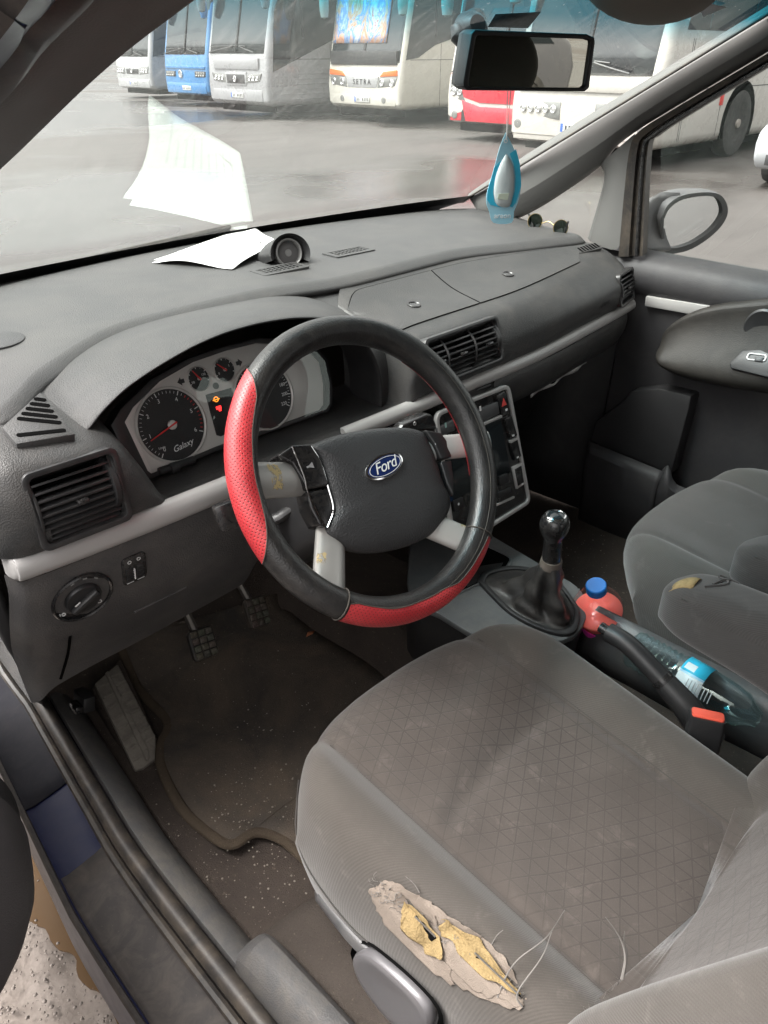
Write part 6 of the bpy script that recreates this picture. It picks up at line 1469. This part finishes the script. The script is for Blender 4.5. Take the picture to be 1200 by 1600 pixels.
# air freshener
fz = at(788, 280, 'x', .43); AF = Fr(fz, V((.74, -.67, 0)), V((0, 0, 1)))
af = thing('air_freshener', 'light blue card air freshener hanging from the rear-view mirror', 'air freshener', at(784, 348, 'x', .43))
def apx(L): 
    q = [AF.px(x, y) for x, y in L]; return q
ol = [(790, 207), (798, 222), (807, 243), (813, 268), (814, 292), (809, 315), (803, 330), (799, 348), (771, 348), (765, 332), (760, 318), (761, 300), (767, 280), (774, 255), (781, 230)]
card = prism('card', [(q.x, q.y) for q in cr([V((*p, 0)) for p in apx(ol)+[apx(ol)[0]]], 3)[:-1]], AF, -.001, .001, palecy, af)
prism('printed_wave', apx([(796, 240), (806, 233), (812, 256), (814, 290), (806, 316), (800, 324), (796, 322), (804, 298), (805, 275), (802, 255)]), AF, .0009, .0015, cyan, af)
prism('printed_wave', apx([(772, 262), (783, 250), (775, 275), (770, 300), (772, 315), (783, 324), (766, 320), (761, 312), (762, 298)]), AF, .0009, .0015, cyan, af)
pou = [(791, 240), (782, 254), (774, 276), (771, 300), (775, 318), (783, 323), (796, 322), (801, 305), (803, 280), (800, 255)]
pq = [(q.x, q.y) for q in cr([V((*p, 0)) for p in apx(pou)+[apx(pou)[0]]], 3)[:-1]]; pc_ = (sum(a for a, b in pq)/len(pq), sum(b for a, b in pq)/len(pq))
grid('scent_pouch', [[AF.p(pc_[0]+(a-pc_[0])*k, pc_[1]+(b-pc_[1])*k, c) for a, b in pq] for k, c in ((1, .0015), (.93, .004), (.7, .006), (.3, .0068), (.02, .007))], plain('clear_gel', (.55, .60, .60), .12, spec=.8, var=.15, vscale=60), af, cv=True, ang=0)
prism('pouch_liquid', [(pc_[0]+a, pc_[1]+b) for a, b in ((-.010, -.020), (.006, -.022), (.008, -.012), (-.009, -.013))], AF, .005, .0072, plain('gel_yellowish', (.52, .56, .45), .15), af)
text('brand_lettering', 'areon', .0115, AF.at(*AF.px(785, 337)), whitepl, af, .0003, c=.0012)
ring('hang_hole', circ(.003, 14), circ(.0019, 14), AF.at(*AF.px(790, 220)), .0008, .0014, whitepl, af)
for dx in (-2, 3): tube('string', [AF.p(*AF.px(791, 219), .001), at(795+dx, 142, 'x', .425)], .0006, whitepl, af, n=5)
# rear-view mirror
rv = thing('rear_view_mirror', 'black framed rear-view mirror under the blue tinted windscreen top', 'mirror', at(824, 94, 'x', .42))
RF = Fr(at(824, 94, 'x', .42), V((.968, -.25, .0)), V((-.01, -.03, 1)))
mq = [RF.px(x, y) for x, y in ((722, 135), (722, 127), (735, 52), (741, 46), (915, 53), (927, 58), (928, 66), (919, 137), (912, 143), (729, 141))]
mn = [RF.px(x, y) for x, y in ((731, 133), (731, 126), (742, 59), (746, 55), (912, 61), (921, 64), (921, 70), (912, 133), (907, 137), (736, 136))]
cxm = sum(a for a, b in mq)/len(mq); cym = sum(b for a, b in mq)/len(mq)
ring('mirror_frame', mq, mn, RF, -.02, .003, dark, rv, bev=.0025)
prism('mirror_face', mn, RF, -.012, -.001, mirr, rv)
grid('mirror_back', [[RF.p(cxm+(a-cxm)*k, cym+(b-cym)*k, c) for a, b in mq] for k, c in ((1, -.018), (.96, -.032), (.8, -.045), (.4, -.052), (.02, -.054))], dark, rv, cv=True)
wpt = ws(.50, .80)
tube('mirror_stem', [RF.p(cxm-.03, cym+.0, -.05), RF.p(cxm-.075, cym+.03, -.075), at(738, 45, 'x', .40), at(742, 30, 'x', .42)], lambda t: .010+.006*t, dark, rv, n=12, sm=5)
lathe('mirror_foot', [(.024, 0), (.026, .004), (.022, .016), (.012, .03)], Fr(at(733, 50, 'x', .395), V((.9, -.4, .1)), V((.1, .3, .95))), dark, rv, n=20)
# stickers on the glass
def sticker(label, px, mat, u0=.5, name='windscreen_sticker'):
    best = []
    for x, y in px:
        d = ray(x, y); b = None
        for u in np.linspace(.3, 1, 50):
            for s in np.linspace(.6, 1, 40):
                p = ws(u, s)+V((0, -.002, -.003)); v = p-CAM; w = v.dot(FW); e = (600+FPX*v.dot(RT)/w-x)**2+(800-FPX*v.dot(UP)/w-y)**2
                if b is None or e < b[0]: b = (e, p)
        best.append(b[1])
    o = base(build(name, best, [tuple(range(len(best)))], mat, solid=.0006)); tag(o, label, 'sticker'); return o
stk = plain('sticker_print', (.10, .12, .13), .5, var=.9, vscale=120)
sticker('small dark patterned sticker on the windscreen above the mirror', [(757, 41), (773, 20), (845, 22), (822, 42)], stk)
sticker('pale sticker in the blue tinted top corner of the windscreen', [(1086, 0), (1140, 10), (1098, 29)], plain('sticker_pale', (.55, .58, .62), .5))
# sunglasses at the foot of the right pillar
sg_t = thing('sunglasses', 'round dark sunglasses lying at the foot of the right pillar', 'sunglasses', at(862, 352, 'x', 1.03))
for (x, y), (hx, hy), m in (((836, 346), (826, 334), tintlens), ((876, 356), (888, 346), tintlens)):
    f = Fr(at(x, y, 'x', 1.03), V((.75, -.62, 0)), V((.12, .12, 1))); r = .0185
    l = ring('rim', circ(r, 28), circ(r-.0012, 28), f, -.0012, .0012, plain('gold_wire', (.55, .42, .2), .3, metal=.9), sg_t)
    lathe('lens', [(r-.001, -.0006), (r-.001, .0006), (.001, .0009)], f, tintlens, sg_t, n=28)
    tube('temple', [f.p(-.005 if hx < x else .010, -.012, .002), at(hx, hy, 'x', 1.025)], .0022, dark, sg_t, n=6)
tube('bridge', [at(847, 349, 'x', 1.03), at(857, 346, 'x', 1.03), at(866, 352, 'x', 1.03)], .001, MATS['gold_wire'], sg_t, n=6, sm=4)
# orange drink bottle
bt_ = thing('drink_bottle', 'round bottle of orange drink with bright blue cap behind the gear lever', 'bottle', (.52, -.08, .50))
bo = at(934, 950, 'z', .600); cap = at(954, 931, 'z', .655); bax = (cap-bo).normalized()
OF = Fr(bo, bax.cross(V((0, 1, 0))), V((0, 1, 0))); OF = OF if OF.n.dot(bax) > 0 else Fr(bo, V((0, 1, 0)).cross(bax), V((0, 1, 0)))
Lc = (cap-bo).length; rb_ = .0485
prof = [(.026, -.10), (.034, -.095), (.036, -.055), (.034, -.04), (rb_*.93, -.018), (rb_, .0), (rb_*.96, .014), (rb_*.80, .028), (rb_*.50, .040), (.0145, .046), (.0135, Lc-.008)]
lathe('bottle_shell', prof, OF, botshell, bt_, n=36, ang=0)
lathe('drink', [(r*.955, h) for r, h in prof[:5]]+[(rb_*.94, -.006), (.001, -.0055)], OF, drink, bt_, n=36, ang=0)
lathe('pink_label', [(.0366, -.090), (.0368, -.052), (.0355, -.042)], OF, plain('pink_label', (.66, .05, .36), .35, var=.35, vscale=60), bt_, n=36)
lathe('cap', [(.0180, Lc-.014), (.0188, Lc-.012), (.0188, Lc+.004), (.0170, Lc+.006), (.0005, Lc+.006)], OF, capblue, bt_, n=30)
# water bottle lying between the seats
wb = thing('water_bottle', 'clear water bottle with a blue and white label lying between the seats', 'bottle', (.44, -.3, .51))
wa, wz = at(985, 1010, 'z', .58), at(1190, 1110, 'z', .60); wax = (wz-wa).normalized(); Lw = (wz-wa).length
WBF = Fr(wa, wax.cross(V((0, 0, 1))), V((0, 0, 1))); WBF = WBF if WBF.n.dot(wax) > 0 else Fr(wa, V((0, 0, 1)).cross(wax), V((0, 0, 1)))
wp = [(.001, -.002), (.020, 0), (.033, .008)]
for k in range(7): wp += [(.035, .016+k*.0115), (.0315, .022+k*.0115)]
wp += [(.0365, .10), (.0370, .105), (.0370, Lw*.62), (.036, Lw*.66), (.035, Lw*.76), (.030, Lw*.88), (.016, Lw*.97), (.014, Lw)]
lathe('bottle_shell', wp, WBF, clearpl, wb, n=32, ang=60)
def strip_lbl(nm, a0, a1, z0, z1, m):
    grid(nm, [[WBF.p(.0376*math.cos(a), .0376*math.sin(a), z) for a in np.linspace(R(a0), R(a1), 20)] for z in (z0, z1)], m, wb, solid=.0003, ang=0)
lblw = plain('label_white', (.62, .70, .72), .45, var=.12, vscale=120)
z0, z1 = .104, Lw*.62
for a0, a1, m, nm in ((128, 235, lblw, 'label_white'), (122, 128, plain('label_pale_blue', (.35, .60, .78), .4), 'label_stripe'), (40, 122, cyan, 'label_blue')): strip_lbl(nm, a0, a1, z0, z1, m)
for k in range(8): grid('label_print', [[WBF.p(.0379*math.cos(a), .0379*math.sin(a), z0+.02+k*.006+d) for a in np.linspace(R(136), R(170), 8)] for d in (0, .0016)], plain('label_text%d' % k, (.30, .33, .34), .5), wb, ang=0)
grid('label_code', [[WBF.p(.0379*math.cos(a), .0379*math.sin(a), z) for a in np.linspace(R(94), R(116), 8)] for z in (z0+.004, z0+.022)], lblw, wb, ang=0)
# scrap of white paper on the passenger floor
p = at(898, 920, 'z', .42); tag(base(build('paper_scrap', [at(x, y, 'z', .42) for x, y in ((885, 916), (906, 920), (906, 940), (895, 940))], [(0, 1, 2, 3)], paperm, solid=.001)), 'scrap of white paper on the floor behind the orange bottle', 'paper')
